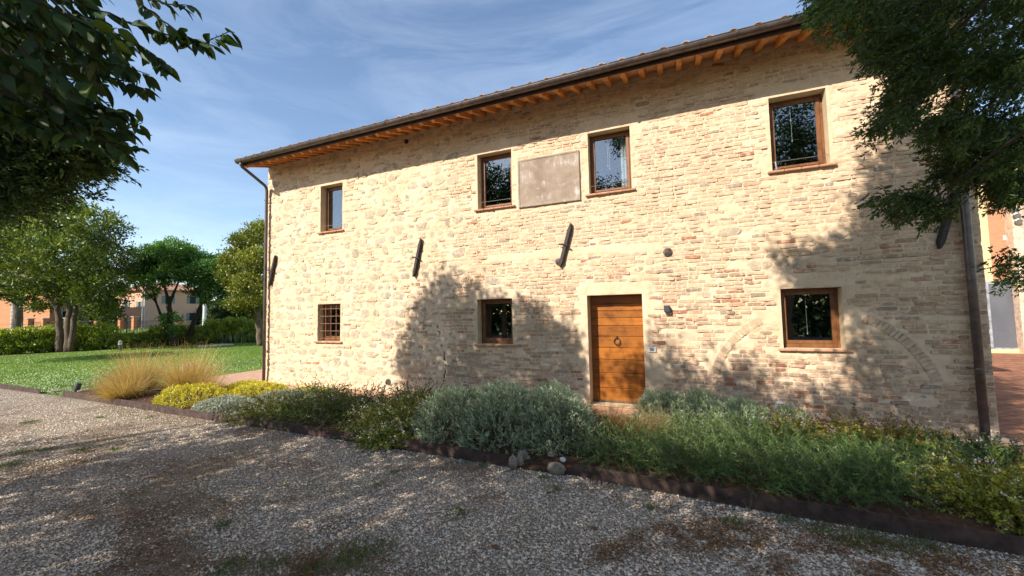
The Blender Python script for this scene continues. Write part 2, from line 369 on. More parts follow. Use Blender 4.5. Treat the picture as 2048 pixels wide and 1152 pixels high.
X, T = np.meshgrid(gx, gy, indexing='ij'); Y = bed_front(X)+0.012+(bed_back(X)-bed_front(X)-0.02)*T
Z = 0.045+0.05*np.sin(np.pi*T)**0.6*(0.5+fbm(X*2.2, Y*2.2))+0.03*(fbm(X*14, Y*14)-0.5)
Z[:, 0] = 0.0; Z[:, -1] = 0.0
i = np.arange(149)[:, None]*22; j = np.arange(21)[None]
bedm.add(np.stack([X, Y, Z], -1).reshape(-1, 3), np.stack([i+j, i+22+j, i+23+j, i+j+1], -1).reshape(-1, 4))
single('planting_bed', bedm, M['mulch'], kind='structure')
def bed_z(x, y): return 0.07

# ------------------------------------------------------------------ the farmhouse
XL, XR, ZT = -10.87, 3.95, 6.32
WIN = {'UL': (-8.784, -7.997, 4.078, 5.332), 'LL': (-8.857, -8.054, 1.186, 2.157), 'UM1': (-4.022, -3.195, 4.122, 5.364),
       'UM2': (-1.547, -0.740, 4.130, 5.365), 'LM': (-4.074, -3.245, 1.172, 2.139), 'DR': (-1.658, -0.636, 0.0, 2.143),
       'UR': (1.516, 2.302, 4.106, 5.355), 'LR': (1.525, 2.332, 1.179, 2.144)}
house = thing('farmhouse', 'two storey brick and stone farmhouse with tiled roof and plank door', 'house', (-3.46, 0.0, 0.0))
def wave(x, z): return (fbm(np.asarray(x)*0.9, np.asarray(z)*0.9, 3, 2)-0.5)*0.030
xs = np.linspace(XL, XR, 540); zs = np.linspace(-0.06, ZT, 232)
for k, (a, b, c, d) in WIN.items():
    for e in (a, b): xs[np.argmin(abs(xs-e))] = e
    for e in (c, d):
        t = np.argmin(abs(zs-e)); zs[t] = e
X, Z = np.meshgrid(xs, zs, indexing='ij')
PLAS = []                                                        # smooth lime plaster around openings: x0 x1 z0 z1
for k, (a, b, c, d) in WIN.items():
    if k == 'LL': PLAS.append((a-0.06, b+0.06, d, d+0.10)); continue
    PLAS.append((a-0.16, b+0.16, d-0.01, d+(0.22 if k != 'DR' else 0.24)))
PLAS += [(-1.79, -1.64, 0, 2.2), (-0.65, -0.51, 0, 2.2), (-3.08, -1.69, 4.0, 5.09), (-3.75, -0.22, 2.93, 3.10), (-0.62, -0.28, 0.55, 0.95)]
pl = np.zeros_like(X)
for a, b, c, d in PLAS:
    w = np.minimum(np.minimum(X-a, b-X), np.minimum(Z-c, d-Z))+0.05*(fbm(X*7, Z*7, 3, 1)-0.5); pl = np.maximum(pl, np.clip(w/0.03+0.4, 0, 1))
hh = (fbm(X*5, Z*13, 4, 0)-0.5)*0.017+(fbm(X*24, Z*30, 3, 1)-0.5)*0.012-0.002
pit = np.clip((fbm(X*9, Z*16, 4, 3)-0.60)*9, 0, 1); hh = hh-0.020*pit
hh = hh*(1-0.85*pl)+0.0045*pl
CRACK = [[(-5.16, 1.72), (-5.13, 1.62), (-5.06, 1.40), (-5.02, 1.22), (-4.99, 1.10)], [(-4.955, 1.0), (-4.93, 0.80), (-4.92, 0.55), (-4.98, 0.25)]]
cdist = np.full(X.shape, 9.0)
for pol in CRACK:
    for (x0, z0), (x1, z1) in zip(pol[:-1], pol[1:]):
        t = np.clip(((X-x0)*(x1-x0)+(Z-z0)*(z1-z0))/((x1-x0)**2+(z1-z0)**2), 0, 1)
        cdist = np.minimum(cdist, np.hypot(X-x0-t*(x1-x0), Z-z0-t*(z1-z0))+0.02*(fbm(X*16, Z*16)-0.5))
hh = hh-0.02*np.clip(1.35-cdist/0.030, 0, 1)
base_in = np.clip(1-Z/0.35, 0, 1)
Yw = -(wave(X, Z)+hh+0.012*base_in)
i = np.arange(len(xs)-1)[:, None]*len(zs); j = np.arange(len(zs)-1)[None]
xm = (xs[:-1]+xs[1:])/2; zm = (zs[:-1]+zs[1:])/2
keep = np.ones((len(xm), len(zm)), bool)
for a, b, c, d in WIN.values(): keep &= ~((xm[:, None] > a) & (xm[:, None] < b) & (zm[None] > c-(0.1 if c == 0 else 0)) & (zm[None] < d))
cm_ = (cdist[:-1, :-1]+cdist[1:, :-1]+cdist[:-1, 1:]+cdist[1:, 1:])/4; keep &= cm_ > 0.013      # the open crack
Q = np.stack([i+j, i+len(zs)+j, i+len(zs)+j+1, i+j+1], -1)[keep]
mb = MB().add(np.stack([X, Yw, Z], -1).reshape(-1, 3), Q)
front = part('front_wall', mb, M['mortar'], house, smooth=True)
# occupancy raster for the masonry, 1 cm cells
RS = 0.012; NX = int((XR-XL)/RS)+2; NZ = int(ZT/RS)+2
occ = np.zeros((NX, NZ), np.uint8)
def mark(a, b, c, d, v=1):
    occ[max(0, int((a-XL)/RS)):max(0, int((b-XL)/RS)), max(0, int(c/RS)):max(0, int(d/RS))] = v
def free(a, b, c, d):
    return not occ[max(0, int((a-XL)/RS)):int((b-XL)/RS)+1, max(0, int(c/RS)):int(d/RS)+1].any()
for k, (a, b, c, d) in WIN.items(): mark(a-0.01, b+0.01, c-(0.07 if k != 'DR' else 0), d+0.01)
for k, (a, b, c, d) in WIN.items():
    if k != 'DR': mark(a-0.10, b+0.10, c-0.075, c)
for a, b, c, d in PLAS: mark(a+0.03, b-0.03, c+0.02, d-0.02)
cx = ((np.arange(NX)+0.5)*RS+XL)[:, None]; cz = ((np.arange(NZ)+0.5)*RS)[None]
for pol in CRACK:
    for (x0, z0), (x1, z1) in zip(pol[:-1], pol[1:]):
        t = np.clip(((cx-x0)*(x1-x0)+(cz-z0)*(z1-z0))/((x1-x0)**2+(z1-z0)**2), 0, 1)
        occ[np.hypot(cx-x0-t*(x1-x0), cz-z0-t*(z1-z0)) < 0.03] = 1
AC, AZ, AR = 1.93, 0.325, 1.56
rr = np.hypot(cx-AC, cz-AZ); occ[(rr > AR-0.165) & (rr < AR+0.015) & (cz > 0.72)] = 1
bricks = []                                                       # (verts, faces, colour, pixel area)
def block(cxm, czm, w, h, ang, off, n=10, dome=0.006, jit=0.12, sq=3.2, colr=(0.5, 0.3, 0.2)):
    if n == 12:                                                  # rectangular brick with worn arrises
        a_, b_, e_ = w/2, h/2, min(w, h)*0.16
        u = np.array([-a_+e_, -a_*0.4, a_*0.35, a_-e_, a_, a_, a_-e_, a_*0.4, -a_*0.3, -a_+e_, -a_, -a_]); v = np.array([-b_, -b_, -b_, -b_, -b_+e_, b_-e_, b_, b_, b_, b_, b_-e_, -b_+e_])
        u = u+0.007*(rng.random(n)-0.5); v = v+0.006*(rng.random(n)-0.5)
    else:
        th = np.arange(n)*2*math.pi/n+math.pi/n; ct, st = np.cos(th), np.sin(th)
        r = (abs(ct)**sq+abs(st)**sq)**(-1/sq)*(1+jit*(rng.random(n)-0.5)); u, v = ct*r*w/2, st*r*h/2
    ca, sa = math.cos(ang), math.sin(ang)
    wv = float(wave(cxm, czm))
    def P(f, o):
        x = cxm+(u*ca-v*sa)*f; z = czm+(u*sa+v*ca)*f; return np.stack([x, np.full(n, -(wv+o)), z], -1)
    tilt = (rng.random(n)-0.5)*0.004
    a = P(1.0, off-0.03); b = P(1.0, off-0.004); c = P(0.93, off+0.001); c[:, 1] -= tilt
    ctr = np.array([[cxm+(rng.random()-.5)*w*0.2, -(wv+off+dome), czm]])
    k = np.arange(n); l = (k+1) % n
    V = np.concatenate([a, b, c, ctr])
    Fq = np.concatenate([np.stack([k, l, n+l, n+k], -1), np.stack([n+k, n+l, 2*n+l, 2*n+k], -1)])
    Ft = np.stack([2*n+k, 2*n+l, np.full(n, 3*n)], -1)
    return V, Fq, Ft, colr
PALE = [(0.645, 0.48, 0.315), (0.68, 0.525, 0.355), (0.63, 0.48, 0.32), (0.645, 0.455, 0.305), (0.66, 0.495, 0.335)]
DEEP = [(0.56, 0.37, 0.24), (0.50, 0.32, 0.21), (0.58, 0.43, 0.285), (0.47, 0.35, 0.245), (0.60, 0.41, 0.265)]
def bcol(x, z):  # sun and shade put into brick colour: paler above, deeper and warmer below
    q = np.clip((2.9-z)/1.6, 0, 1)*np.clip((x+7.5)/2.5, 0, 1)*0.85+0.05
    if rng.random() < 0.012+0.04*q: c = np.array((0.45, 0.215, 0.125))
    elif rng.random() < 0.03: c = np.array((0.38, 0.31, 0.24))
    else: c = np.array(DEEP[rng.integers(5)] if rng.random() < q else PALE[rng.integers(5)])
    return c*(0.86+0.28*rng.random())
# rubble stones, mostly in the left half
stones = []
z = 0.12
while z < 6.0:
    h0 = 0.15+0.09*rng.random(); x = XL+0.12+0.2*rng.random()
    while x < 3.6:
        w = 0.13+0.26*rng.random()**1.3; h = min(h0, w*1.1)*(0.75+0.3*rng.random())
        f = float(fbm(np.array([x*0.7]), np.array([z*0.9]), 2, 1)[0])
        pr = 0.66 if x < -6.0 else (0.40 if x < -4.6 else 0.10*(z < 3.2))
        if z > 5.4: pr *= 0.3
        zc = z+h0/2+(rng.random()-.5)*0.05
        if rng.random() < pr*(0.5+f) and free(x, x+w, zc-h/2, zc+h/2):
            g = rng.random(); c = np.array((0.60, 0.49, 0.34))*(1-g)+np.array((0.48, 0.41, 0.31))*g
            stones.append(block(x+w/2, zc, w, h, (rng.random()-.5)*0.3, -0.006+0.009*rng.random(), 11, 0.006, 0.35, 3.0, c*(0.85+0.3*rng.random())))
            mark(x, x+w, zc-h/2, zc+h/2)
        x += w+0.03+0.10*rng.random()
    z += h0+0.035
# the relieving arch over the lower right window: bricks set on end
ang = math.radians(17)
while ang < math.radians(163):
    bx, bz = AC+math.cos(ang)*(AR-0.075), AZ+math.sin(ang)*(AR-0.075)
    a, b, c, d = WIN['LR']
    if not (a-0.26 < bx < b+0.22 and bz > c-0.1) and bz > 0.74:
        q = np.array(PALE[rng.integers(5)])*0.7+np.array(DEEP[rng.integers(5)])*0.3
        bricks.append(block(bx, bz, 0.135, 0.054, ang, 0.005+0.005*rng.random(), 12, 0.002, 0.08, 4.5, q*(0.85+0.3*rng.random())))
    ang += 0.066/AR
# coursed brickwork everywhere else
z = 0.03; row = 0
while z < 6.26:
    h = 0.049+0.012*rng.random(); x = XL+0.004+0.14*rng.random()*(row % 2); pz = 0.011+0.006*rng.random()
    while x < XR-0.02:
        L = rng.choice([0.27, 0.25, 0.22, 0.17, 0.13, 0.11], p=[.27, .27, .16, .12, .1, .08])*(0.92+0.16*rng.random())
        if x+L > XR-0.01: L = XR+0.008*rng.random()-x
        if L > 0.06:
            zz = z+0.018*math.sin(x*0.9+z*2)+0.010*math.sin(x*2.3+z*5)+(rng.random()-.5)*0.006
            m = float(fbm(np.array([x*0.8]), np.array([z*1.3]), 3, 0)[0])
            keepp = 0.96 if x > -5.2 else 0.55
            if m > 0.66: keepp *= 0.7
            hb = h*(0.86+0.2*rng.random())
            if rng.random() < keepp and zz+hb < 6.24 and free(x+0.004, x+L-0.012, zz+0.006, zz+hb-0.006):
                mm = min(max(0, np.argmin(abs(xs-(x+L/2)))), len(xs)-1)
                off = 0.0018+0.007*(rng.random()-0.45)+(0.0035 if z < 2.6 else 0.0)
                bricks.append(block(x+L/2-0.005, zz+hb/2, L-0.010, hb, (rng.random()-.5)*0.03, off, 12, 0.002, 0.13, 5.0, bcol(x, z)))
        x += L+0.004+0.012*rng.random()
    z += h+pz; row += 1
def emit_blocks(lst, name, label, m, cap):
    area = []
    for V, Fq, Ft, c in lst:
        px, py, _ = proj(V[:-1]); area.append((px.max()-px.min())*(py.max()-py.min())*(1 if 0 < px.mean() < 2048 and 0 < py.mean() < 800 else 0))
    order = np.argsort(-np.array(area)); rest = MB()
    for r, t in enumerate(order):
        V, Fq, Ft, c = lst[t]
        if r < cap: part(name, MB().add(V, [tuple(q) for q in Fq]+[tuple(q) for q in Ft], c), m, front, smooth=False)
        else:
            n0 = rest.n; rest.add(V, Fq, c); rest.f.append(Ft+n0)
    if rest.n: part(label, rest, m, front, stuff=True)
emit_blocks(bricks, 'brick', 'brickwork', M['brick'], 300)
emit_blocks(stones, 'stone', 'rubble_stonework', M['stone'], 300)
# the rest of the house body
b = MB(); t = 0.30
b.box((XL, 0.035, 0), (XL+t, 9, ZT-0.05)).box((XR-t, 0.035, 0), (XR, 9, ZT-0.05)).box((XL+t, 9-t, 0), (XR-t, 9, ZT-0.05))
part('side_wall', b, M['mortar'], house)

def opening(rect, depth, m):
    a, b, c, d = rect; mb = MB(); y0 = 0.004; e = 0.05; y1 = depth
    for p, q in (((a-e, y0, c-e), (a, y1, d+e)), ((b, y0, c-e), (b+e, y1, d+e)), ((a, y0, d), (b, y1, d+e)), ((a, y0, c-e), (b, y1, c))): mb.box(p, q)
    return part('reveal', mb, m, house)
def ring(mb, a, b, c, d, y0, y1, w, e=0.006):
    mb.bbox((a, y0, c), (a+w, y1, d), e).bbox((b-w, y0, c), (b, y1, d), e).bbox((a+w, y0+0.002, d-w), (b-w, y1, d), e).bbox((a+w, y0+0.002, c), (b-w, y1, c+w), e)
    return mb
def make_window(k, label, rail=False, curtain=None, grille=False, cord=None):
    a, b, c, d = WIN[k]; dp = 0.20
    opening((a, b, c, d), dp+0.10, M['plaster'])
    w = part('window', ring(MB(), a+0.001, b-0.001, c+0.001, d-0.001, dp-0.005, dp+0.055, 0.05), M['frame'], house, label=label)
    part('sash', ring(MB(), a+0.042, b-0.042, c+0.06, d-0.042, dp-0.022, dp+0.035, 0.058), M['frame'], w)
    part('pane', MB().box((a+0.095, dp+0.006, c+0.11), (b-0.095, dp+0.012, d-0.095)), M['glass'], w)
    part('bottom_rail', MB().bbox((a+0.05, dp-0.030, c+0.004), (b-0.05, dp-0.006, c+0.062), 0.008), M['frame'], w)
    rm = MB(); e = 0.35
    rm.box((a-e, 1.9, c-e), (b+e, 1.95, d+e)).box((a-e-0.05, dp+0.105, c-e), (a-e, 1.9, d+e)).box((b+e, dp+0.105, c-e), (b+e+0.05, 1.9, d+e))
    rm.box((a-e, dp+0.105, d+e), (b+e, 1.9, d+e+0.05)).box((a-e, dp+0.105, c-e-0.05), (b+e, 1.9, c-e))
    part('room', rm, M['dark'], w)
    nT = max(3, int(round((b-a+0.14)/0.24))); tx = np.linspace(a-0.075, b+0.075, nT+1)
    for q in range(nT):
        g = 0.42+0.16*rng.random()
        part('sill_tile', MB().bbox((tx[q]+0.002, -0.055, c-0.042), (tx[q+1]-0.002, dp-0.008, c-0.002), 0.010, (g, g, g)), M['sill'], w)
    if rail:
        P = np.array([(a-0.004, 0.055, c+0.17), (a+0.2, 0.055, c+0.168), (b-0.2, 0.055, c+0.168), (b+0.004, 0.055, c+0.17)])
        part('guard_wire', MB().tube(P, 0.0055, 6), M['steel'], w)
    if cord:
        for q, (cxx, ln) in enumerate(cord):
            x = a+(b-a)*cxx; mb = MB().tube([(x, dp+0.05, d-0.1), (x+0.004, dp+0.05, d-0.1-ln)], 0.0035, 5); mb.lathe([(0.002, 0), (0.011, 0.01), (0.008, 0.04), (0.002, 0.05)], 8, (x+0.004, dp+0.05, d-0.14-ln))
            part('blind_cord', mb, M['white'], w)
    if curtain:
        x0, x1 = a+(b-a)*curtain[0], a+(b-a)*curtain[1]; n = 40; u = np.linspace(0, 1, n); yy = dp+0.14+0.03*np.sin(u*22)
        V = np.concatenate([np.stack([x0+(x1-x0)*u, yy, np.full(n, c+0.02)], -1), np.stack([x0+(x1-x0)*u, yy, np.full(n, d)], -1)])
        q = np.arange(n-1); part('curtain', MB().add(V, np.stack([q, q+1, n+q+1, n+q], -1)), M['curtain'], w, smooth=True)
    if grille:
        for q in range(3):
            x = a+(b-a)*(0.27+0.23*q); part('grille_bar', MB().tube([(x, 0.075, c-0.001), (x, 0.075, d+0.001)], 0.010, 6), M['rust_iron'], w)
        for q in range(5):
            zz = c+0.06+(d-c-0.20)*q/4+0.01; part('grille_bar', MB().tube([(a-0.002, 0.062, zz), (b+0.002, 0.062, zz)], 0.0095, 6), M['rust_iron'], w)
    return w
make_window('UL', 'small upper window by the rainwater pipe', rail=True)
make_window('LL', 'lower window behind a rusty iron grille', grille=True)
make_window('UM1', 'upper window beside the stone plaque', rail=True, cord=[(0.62, 0.45)])
make_window('UM2', 'upper window over the door with a white curtain', rail=True, curtain=(0.72, 0.97), cord=[(0.42, 0.52), (0.46, 0.58)])
make_window('LM', 'lower window between crack and door')
wu = make_window('UR', 'upper window with a metal clip on its wire', rail=True, cord=[(0.45, 0.58)])
make_window('LR', 'lower window set in the old brick arch', cord=[(0.48, 0.62)])
a, b, c, d = WIN['UR']
mb = MB().lathe([(0.004, 0), (0.035, 0.004), (0.045, 0.03), (0.035, 0.05), (0.012, 0.06)], 12, (a+0.07, 0.055, c+0.003)).tube([(a+0.07, 0.055, c+0.05), (a+0.06, 0.055, c+0.17)], [0.014, 0.018], 8)
part('wire_clip', mb, M['steel'], wu)
# plank door
a, b, c, d = WIN['DR']; dp = 0.30
opening((a, b, 0.05, d), dp+0.05, M['plaster'])
hs = np.array([72, 58, 62, 65, 90, 95, 98, 112, 125, 122.0]); hs = hs/hs.sum()*(d-0.045)
door = part('door', MB().box((a+0.001, dp+0.03, 0.03), (b-0.001, dp+0.06, d-0.001)), M['fascia'], house, label='honey brown plank door with iron ring')
z1 = d
for h in hs:
    g = 0.40+0.20*rng.random()
    part('plank', MB().bbox((a+0.003, dp, z1-h+0.0025), (b-0.003, dp+0.032, z1-0.0025), 0.009, (g, g*0.99, g*0.97)), M['door'], door); z1 -= h
part('weather_strip', MB().bbox((a+0.004, dp-0.012, 0.05), (b-0.004, dp-0.001, 0.085), 0.003), M['copper'], door)
hx, hz = -1.155, 1.275
rn = MB(); th = np.linspace(0, 2*math.pi, 25); rn.tube(np.stack([hx+0.058*np.sin(th), dp-0.028-0.012*np.cos(th), hz-0.035-0.062*np.cos(th)], -1), 0.0095, 7)
rk = part('door_ring', rn, M['iron'], door, smooth=True)
part('ring_boss', MB().lathe([(0.002, 0), (0.030, 0.0), (0.024, 0.016), (0.014, 0.03), (0.004, 0.034)], 12, (hx, dp+0.002, hz+0.03), (0, -1, 0)), M['iron'], rk)
part('lock', MB().bbox((b-0.035, dp-0.012, 1.09), (b-0.012, dp+0.002, 1.16), 0.004), M['lamp'], door)
part('threshold', MB().bbox((a-0.02, -0.10, -0.02), (b+0.02, dp+0.03, 0.045), 0.015, (0.5, 0.5, 0.5)), M['sill'], house)
# plaque
pm = MB(); a, b, c, d = -3.013, -1.749, 4.063, 5.025
pm.bbox((a, -0.030, c), (b, 0.02, d), 0.008); pq = part('plaque', pm, M['plaque'], house)
fr = MB(); ring(fr, a-0.03, b+0.03, c-0.03, d+0.03, -0.040, 0.02, 0.045, 0.008); part('plaque_border', fr, M['plaque'], pq)
# iron wall anchors
for (x0, z0), (x1, z1) in (((-10.44, 3.58), (-10.69, 2.72)), ((-5.50, 3.60), (-5.72, 2.72)), ((-1.92, 3.59), (-2.17, 2.73)), ((3.72, 3.50), (3.48, 2.64))):
    L = math.hypot(x1-x0, z1-z0); ca, sa = (x0-x1)/L, (z0-z1)/L; cx0, cz0 = (x0+x1)/2, (z0+z1)/2; w = 0.052
    def Pq(u, v, y): return (cx0+ca*u-sa*v, y, cz0+sa*u+ca*v)
    o = [(-L/2, -0.012), (-L/2+0.10, -w), (L/2-0.12, -w), (L/2, -0.012), (L/2, 0.012), (L/2-0.12, w), (-L/2+0.10, w), (-L/2, 0.012)]
    V = [Pq(u, v, -0.020) for u, v in o]+[Pq(u*0.99, v*0.55, -0.085) for u, v in o]
    f = [(q, (q+1) % 8, 8+(q+1) % 8, 8+q) for q in range(8)]+[tuple(range(8, 16)), tuple(range(7, -1, -1))]
    an = part('wall_anchor', MB().add(V, f), M['iron'], house)
    part('anchor_pin', MB().tube([Pq(-0.01, 0.13, -0.075), Pq(0.0, 0.05, -0.095), Pq(0.0, -0.05, -0.095), Pq(-0.03, -0.10, -0.07)], [0.014, 0.02, 0.02, 0.012], 7), M['iron'], an)
# vents
for (x, z, r, m) in ((-0.16, 2.88, 0.078, 'copper'), (-2.205, 2.845, 0.07, 'copper'), (-6.50, 0.24, 0.075, 'copper'), (1.43, 0.24, 0.085, 'white'), (-5.94, 6.03, 0.055, 'iron')):
    vn = part('vent_cover', MB().lathe([(r*0.7, 0.0), (r, 0.0), (r, 0.022), (r*0.86, 0.034), (r*0.3, 0.038), (0.004, 0.04)], 20, (x, 0.0, z), (0, -1, 0)), M[m], house, smooth=False)
    for q in range(5): part('louvre', MB().box((x-r*0.6, -0.046, z-r*0.55+q*r*0.27), (x+r*0.6, -0.036, z-r*0.48+q*r*0.27)), M['iron'], vn)
# roof: rafters, soffit, fascia, gutter, pipes, tiles
SL = 0.31
roof = part('roof', MB().add([(XL-0.10, -0.84, 6.355-SL*0.84), (XR+0.10, -0.84, 6.355-SL*0.84), (XR+0.10, 4.5, 6.355+SL*4.5), (XL-0.10, 4.5, 6.355+SL*4.5), (XL-0.10, 9.8, 6.355-SL*0.80), (XR+0.10, 9.8, 6.355-SL*0.80),
     (XL-0.10, -0.84, 6.32-SL*0.84), (XR+0.10, -0.84, 6.32-SL*0.84), (XR+0.10, 4.5, 6.32+SL*4.5), (XL-0.10, 4.5, 6.32+SL*4.5), (XL-0.10, 9.8, 6.32-SL*0.80), (XR+0.10, 9.8, 6.32-SL*0.80)],
     [(0, 1, 2, 3), (3, 2, 5, 4), (7, 6, 9, 8), (8, 9, 10, 11), (0, 6, 7, 1), (4, 5, 11, 10), (0, 3, 9, 6), (1, 7, 8, 2), (3, 4, 10, 9), (2, 8, 11, 5)]), M['tile'], house)
gb = MB().add([(XL, 0.30, 6.2), (XL, 8.7, 6.2), (XL, 4.5, 7.6), (XR, 0.30, 6.2), (XR, 8.7, 6.2), (XR, 4.5, 7.6)], [(0, 1, 2), (3, 5, 4)]); part('gable', gb, M['mortar'], house)
x = XL+0.05; rx = []
while x < XR+0.05:
    y0, y1 = -0.725, 0.06; w = 0.043; g = 0.42+0.16*rng.random()
    zb = lambda y: 6.185+SL*y
    prof = [(y1, zb(y1)), (y0+0.16, zb(y0+0.16)), (y0+0.10, zb(y0)+0.008), (y0, zb(y0)+0.042), (y0, zb(y0)+0.104), (y1, zb(y1)+0.104)]
    V = [(x-w, y, z) for y, z in prof]+[(x+w, y, z) for y, z in prof]; n = len(prof)
    f = [tuple(range(n)), tuple(range(2*n-1, n-1, -1))]+[(q, n+q, n+(q+1) % n, (q+1) % n) for q in range(n)]
    part('rafter', MB().add(V, f, (g, g, g)), M['rafter'], roof); rx.append(x); x += 0.305
for x0, x1 in zip(rx[:-1], rx[1:]):
    for y0, y1 in ((-0.735, -0.36), (-0.36, 0.03)):
        g = 0.43+0.14*rng.random(); z0, z1 = 6.292+SL*(y0+0.004), 6.292+SL*(y1-0.004)
        V = [(x0+0.004, y0+0.004, z0), (x1-0.004, y0+0.004, z0), (x1-0.004, y1-0.004, z1), (x0+0.004, y1-0.004, z1)]
        part('soffit_tile', MB().add(V+[(p[0], p[1], p[2]+0.024) for p in V], [(3, 2, 1, 0), (4, 5, 6, 7), (0, 1, 5, 4), (1, 2, 6, 5), (2, 3, 7, 6), (3, 0, 4, 7)], (g, g, g*0.96)), M['soffit'], roof)
part('fascia', MB().box((XL-0.06, -0.752, 5.985), (XR+0.08, -0.727, 6.10)), M['fascia'], roof)
part('wall_plate', MB().box((XL+0.01, 0.0, 6.18), (XR-0.01, 0.03, 6.30)), M['mortar'], roof)
GY, GZ, GR = -0.825, 6.112, 0.083
def arc(r, n=12): t = np.linspace(math.pi, 2*math.pi, n); return np.stack([np.cos(t)*r, np.sin(t)*r], -1)
def sweep(pf, x0, x1, mb, closed=True):
    n = len(pf); V = [(x0, GY+p[0], GZ+p[1]) for p in pf]+[(x1, GY+p[0], GZ+p[1]) for p in pf]
    f = [(q, (q+1) % n, n+(q+1) % n, n+q) for q in range(n)]+[tuple(range(n-1, -1, -1)), tuple(range(n, 2*n))]
    return mb.add(V, f)
prof = np.concatenate([arc(GR), arc(GR-0.006)[::-1]])
gm = sweep(prof, -10.95, 4.08, MB()); gm.tube([(-10.95, GY-GR, GZ), (4.08, GY-GR, GZ)], 0.0095, 8)
ec = np.concatenate([arc(GR)]); sweep(ec, -10.955, -10.949, gm)
gut = part('gutter', gm, M['copper'], roof)
x = -10.72
while x < 4.0:
    bm = sweep(np.concatenate([arc(GR+0.007), arc(GR+0.001)[::-1]]), x-0.014, x+0.014, MB()); bm.tube([(x, GY-GR-0.003, GZ-0.005), (x, GY-GR+0.004, GZ+0.016), (x, GY-GR+0.02, GZ+0.014)], 0.006, 6)
    part('gutter_bracket', bm, M['copper'], gut); x += 0.975
for x in (-9.1, -5.2, -1.28, 2.64): part('gutter_joint', sweep(np.concatenate([arc(GR+0.004), arc(GR+0.0005)[::-1]]), x-0.03, x+0.03, MB()), M['copper'], gut)
def downpipe(x, r, top, yb, kink, label):
    y = -0.075-r*0.3
    P = [(x, GY, GZ-0.06), (x, GY, GZ-0.13), (x, GY+0.03, GZ-0.17), (x, y-0.06, kink+0.08), (x, y-0.015, kink+0.02), (x, y, kink-0.06), (x, y, 2.5), (x, y, yb)]
    dpp = part('downpipe', MB().tube(P, r, 14, c=(.5, .5, .5)), M['copper'], house, smooth=True, label=label)
    for z in (5.2, 3.25, 0.95):
        part('pipe_clamp', MB().lathe([(r+0.001, -0.012), (r+0.006, -0.012), (r+0.006, 0.012), (r+0.001, 0.012)], 14, (x, y, z)).box((x-0.055-r, y-0.008, z-0.010), (x+r*0.2-r, y+0.008, z+0.010)).tube([(x-r-0.04, y, z), (x-r-0.04, 0.02, z)], 0.006, 6), M['copper'], dpp)
    for z in (4.2, 2.2): part('pipe_socket', MB().lathe([(r, -0.03), (r+0.004, -0.026), (r+0.004, 0.03), (r, 0.034)], 14, (x, y, z)), M['copper'], dpp)
    return dpp
downpipe(-10.80, 0.041, 6, 0.0, 5.53, 'rainwater pipe beside the lawn'); downpipe(3.765, 0.050, 6, 0.0, 5.50, 'rainwater pipe beside the courtyard')
cols = np.arange(XL-0.02, XR+0.12, 0.338)
def imbrex(x, y0, ln, r0, r1, g):
    n = 9; t = np.linspace(0, math.pi, n); mb = MB(); V = []
    for y, r in ((y0, r0), (y0+ln, r1)):
        zc = 6.362+SL*y+(0.006 if r == r0 else 0.0)
        for rad in (r, r-0.014): V += [(x+math.cos(q)*rad, y, zc+math.sin(q)*rad*0.92) for q in t]
    f = []
    for q in range(n-1):
        f += [(q, q+1, 2*n+q+1, 2*n+q), (n+q+1, n+q, 3*n+q, 3*n+q+1), (q+1, q, n+q, n+q+1), (2*n+q, 2*n+q+1, 3*n+q+1, 3*n+q)]
    return mb.add(V, f, (g, g*0.97, g*0.92))
for xx in cols:
    for q in range(4):
        part('roof_tile', imbrex(xx+0.012*(rng.random()-.5), -0.875+0.02*rng.random()+0.37*q, 0.44, 0.088-0.004*(q % 2), 0.072, 0.35+0.35*rng.random()), M['tile'], roof)
for xx in cols:
    for q in range(3):
        g = 0.35+0.3*rng.random(); x1 = xx+0.169; y0 = -0.865+0.45*q; V = []
        for y in (y0, y0+0.47):
            for dx, dz in ((-0.11, 0.05), (-0.07, 0.0), (0.07, 0.0), (0.11, 0.05)): V.append((x1+dx, y, 6.362+SL*y+dz+(0.008 if y == y0 else 0)))
        part('pan_tile', MB().add(V, [(0, 1, 5, 4), (1, 2, 6, 5), (2, 3, 7, 6)], (g, g, g)), M['tile'], roof)
# things fixed to the wall
w = thing('wall_lamp', 'small dark box lamp on the wall right of the door', 'lamp', (-0.215, -0.06, 1.80))
part('lamp_body', MB().bbox((-0.262, -0.115, 1.80), (-0.168, 0.01, 1.915), 0.004), M['lamp'], w)
part('diffuser', MB().box((-0.248, -0.10, 1.796), (-0.182, -0.02, 1.799)), M['white'], w)
w = thing('intercom_panel', 'cream intercom panel with grey plate beside the door jamb', 'intercom', (-0.495, -0.03, 1.07))
part('surround', MB().bbox((-0.562, -0.030, 1.072), (-0.428, 0.012, 1.168), 0.006), M['white'], w)
part('button_plate', MB().bbox((-0.535, -0.035, 1.093), (-0.46, -0.028, 1.147), 0.002), simple('grey_plate', (0.16, 0.16, 0.155), 0.5), w)
pc = gnd(1985, 882); mb = MB().add([(3.60, -0.30, 0.002), (3.98, -0.34, 0.002), (4.00, -0.02, 0.002), (3.62, 0.0, 0.002), (3.60, -0.30, 0.014), (3.98, -0.34, 0.014), (4.00, -0.02, 0.014), (3.62, 0.0, 0.014)], [(3, 2, 1, 0), (4, 5, 6, 7), (0, 1, 5, 4), (1, 2, 6, 5), (2, 3, 7, 6), (3, 0, 4, 7)])
dc = thing('drain_cover', 'pale metal drain cover under the courtyard rainwater pipe', 'drain', (3.8, -0.16, 0.0)); part('plate', mb, M['steel'], dc)
part('drain_slot', MB().box((3.74, -0.24, 0.0142), (3.86, -0.225, 0.016)), M['iron'], dc)

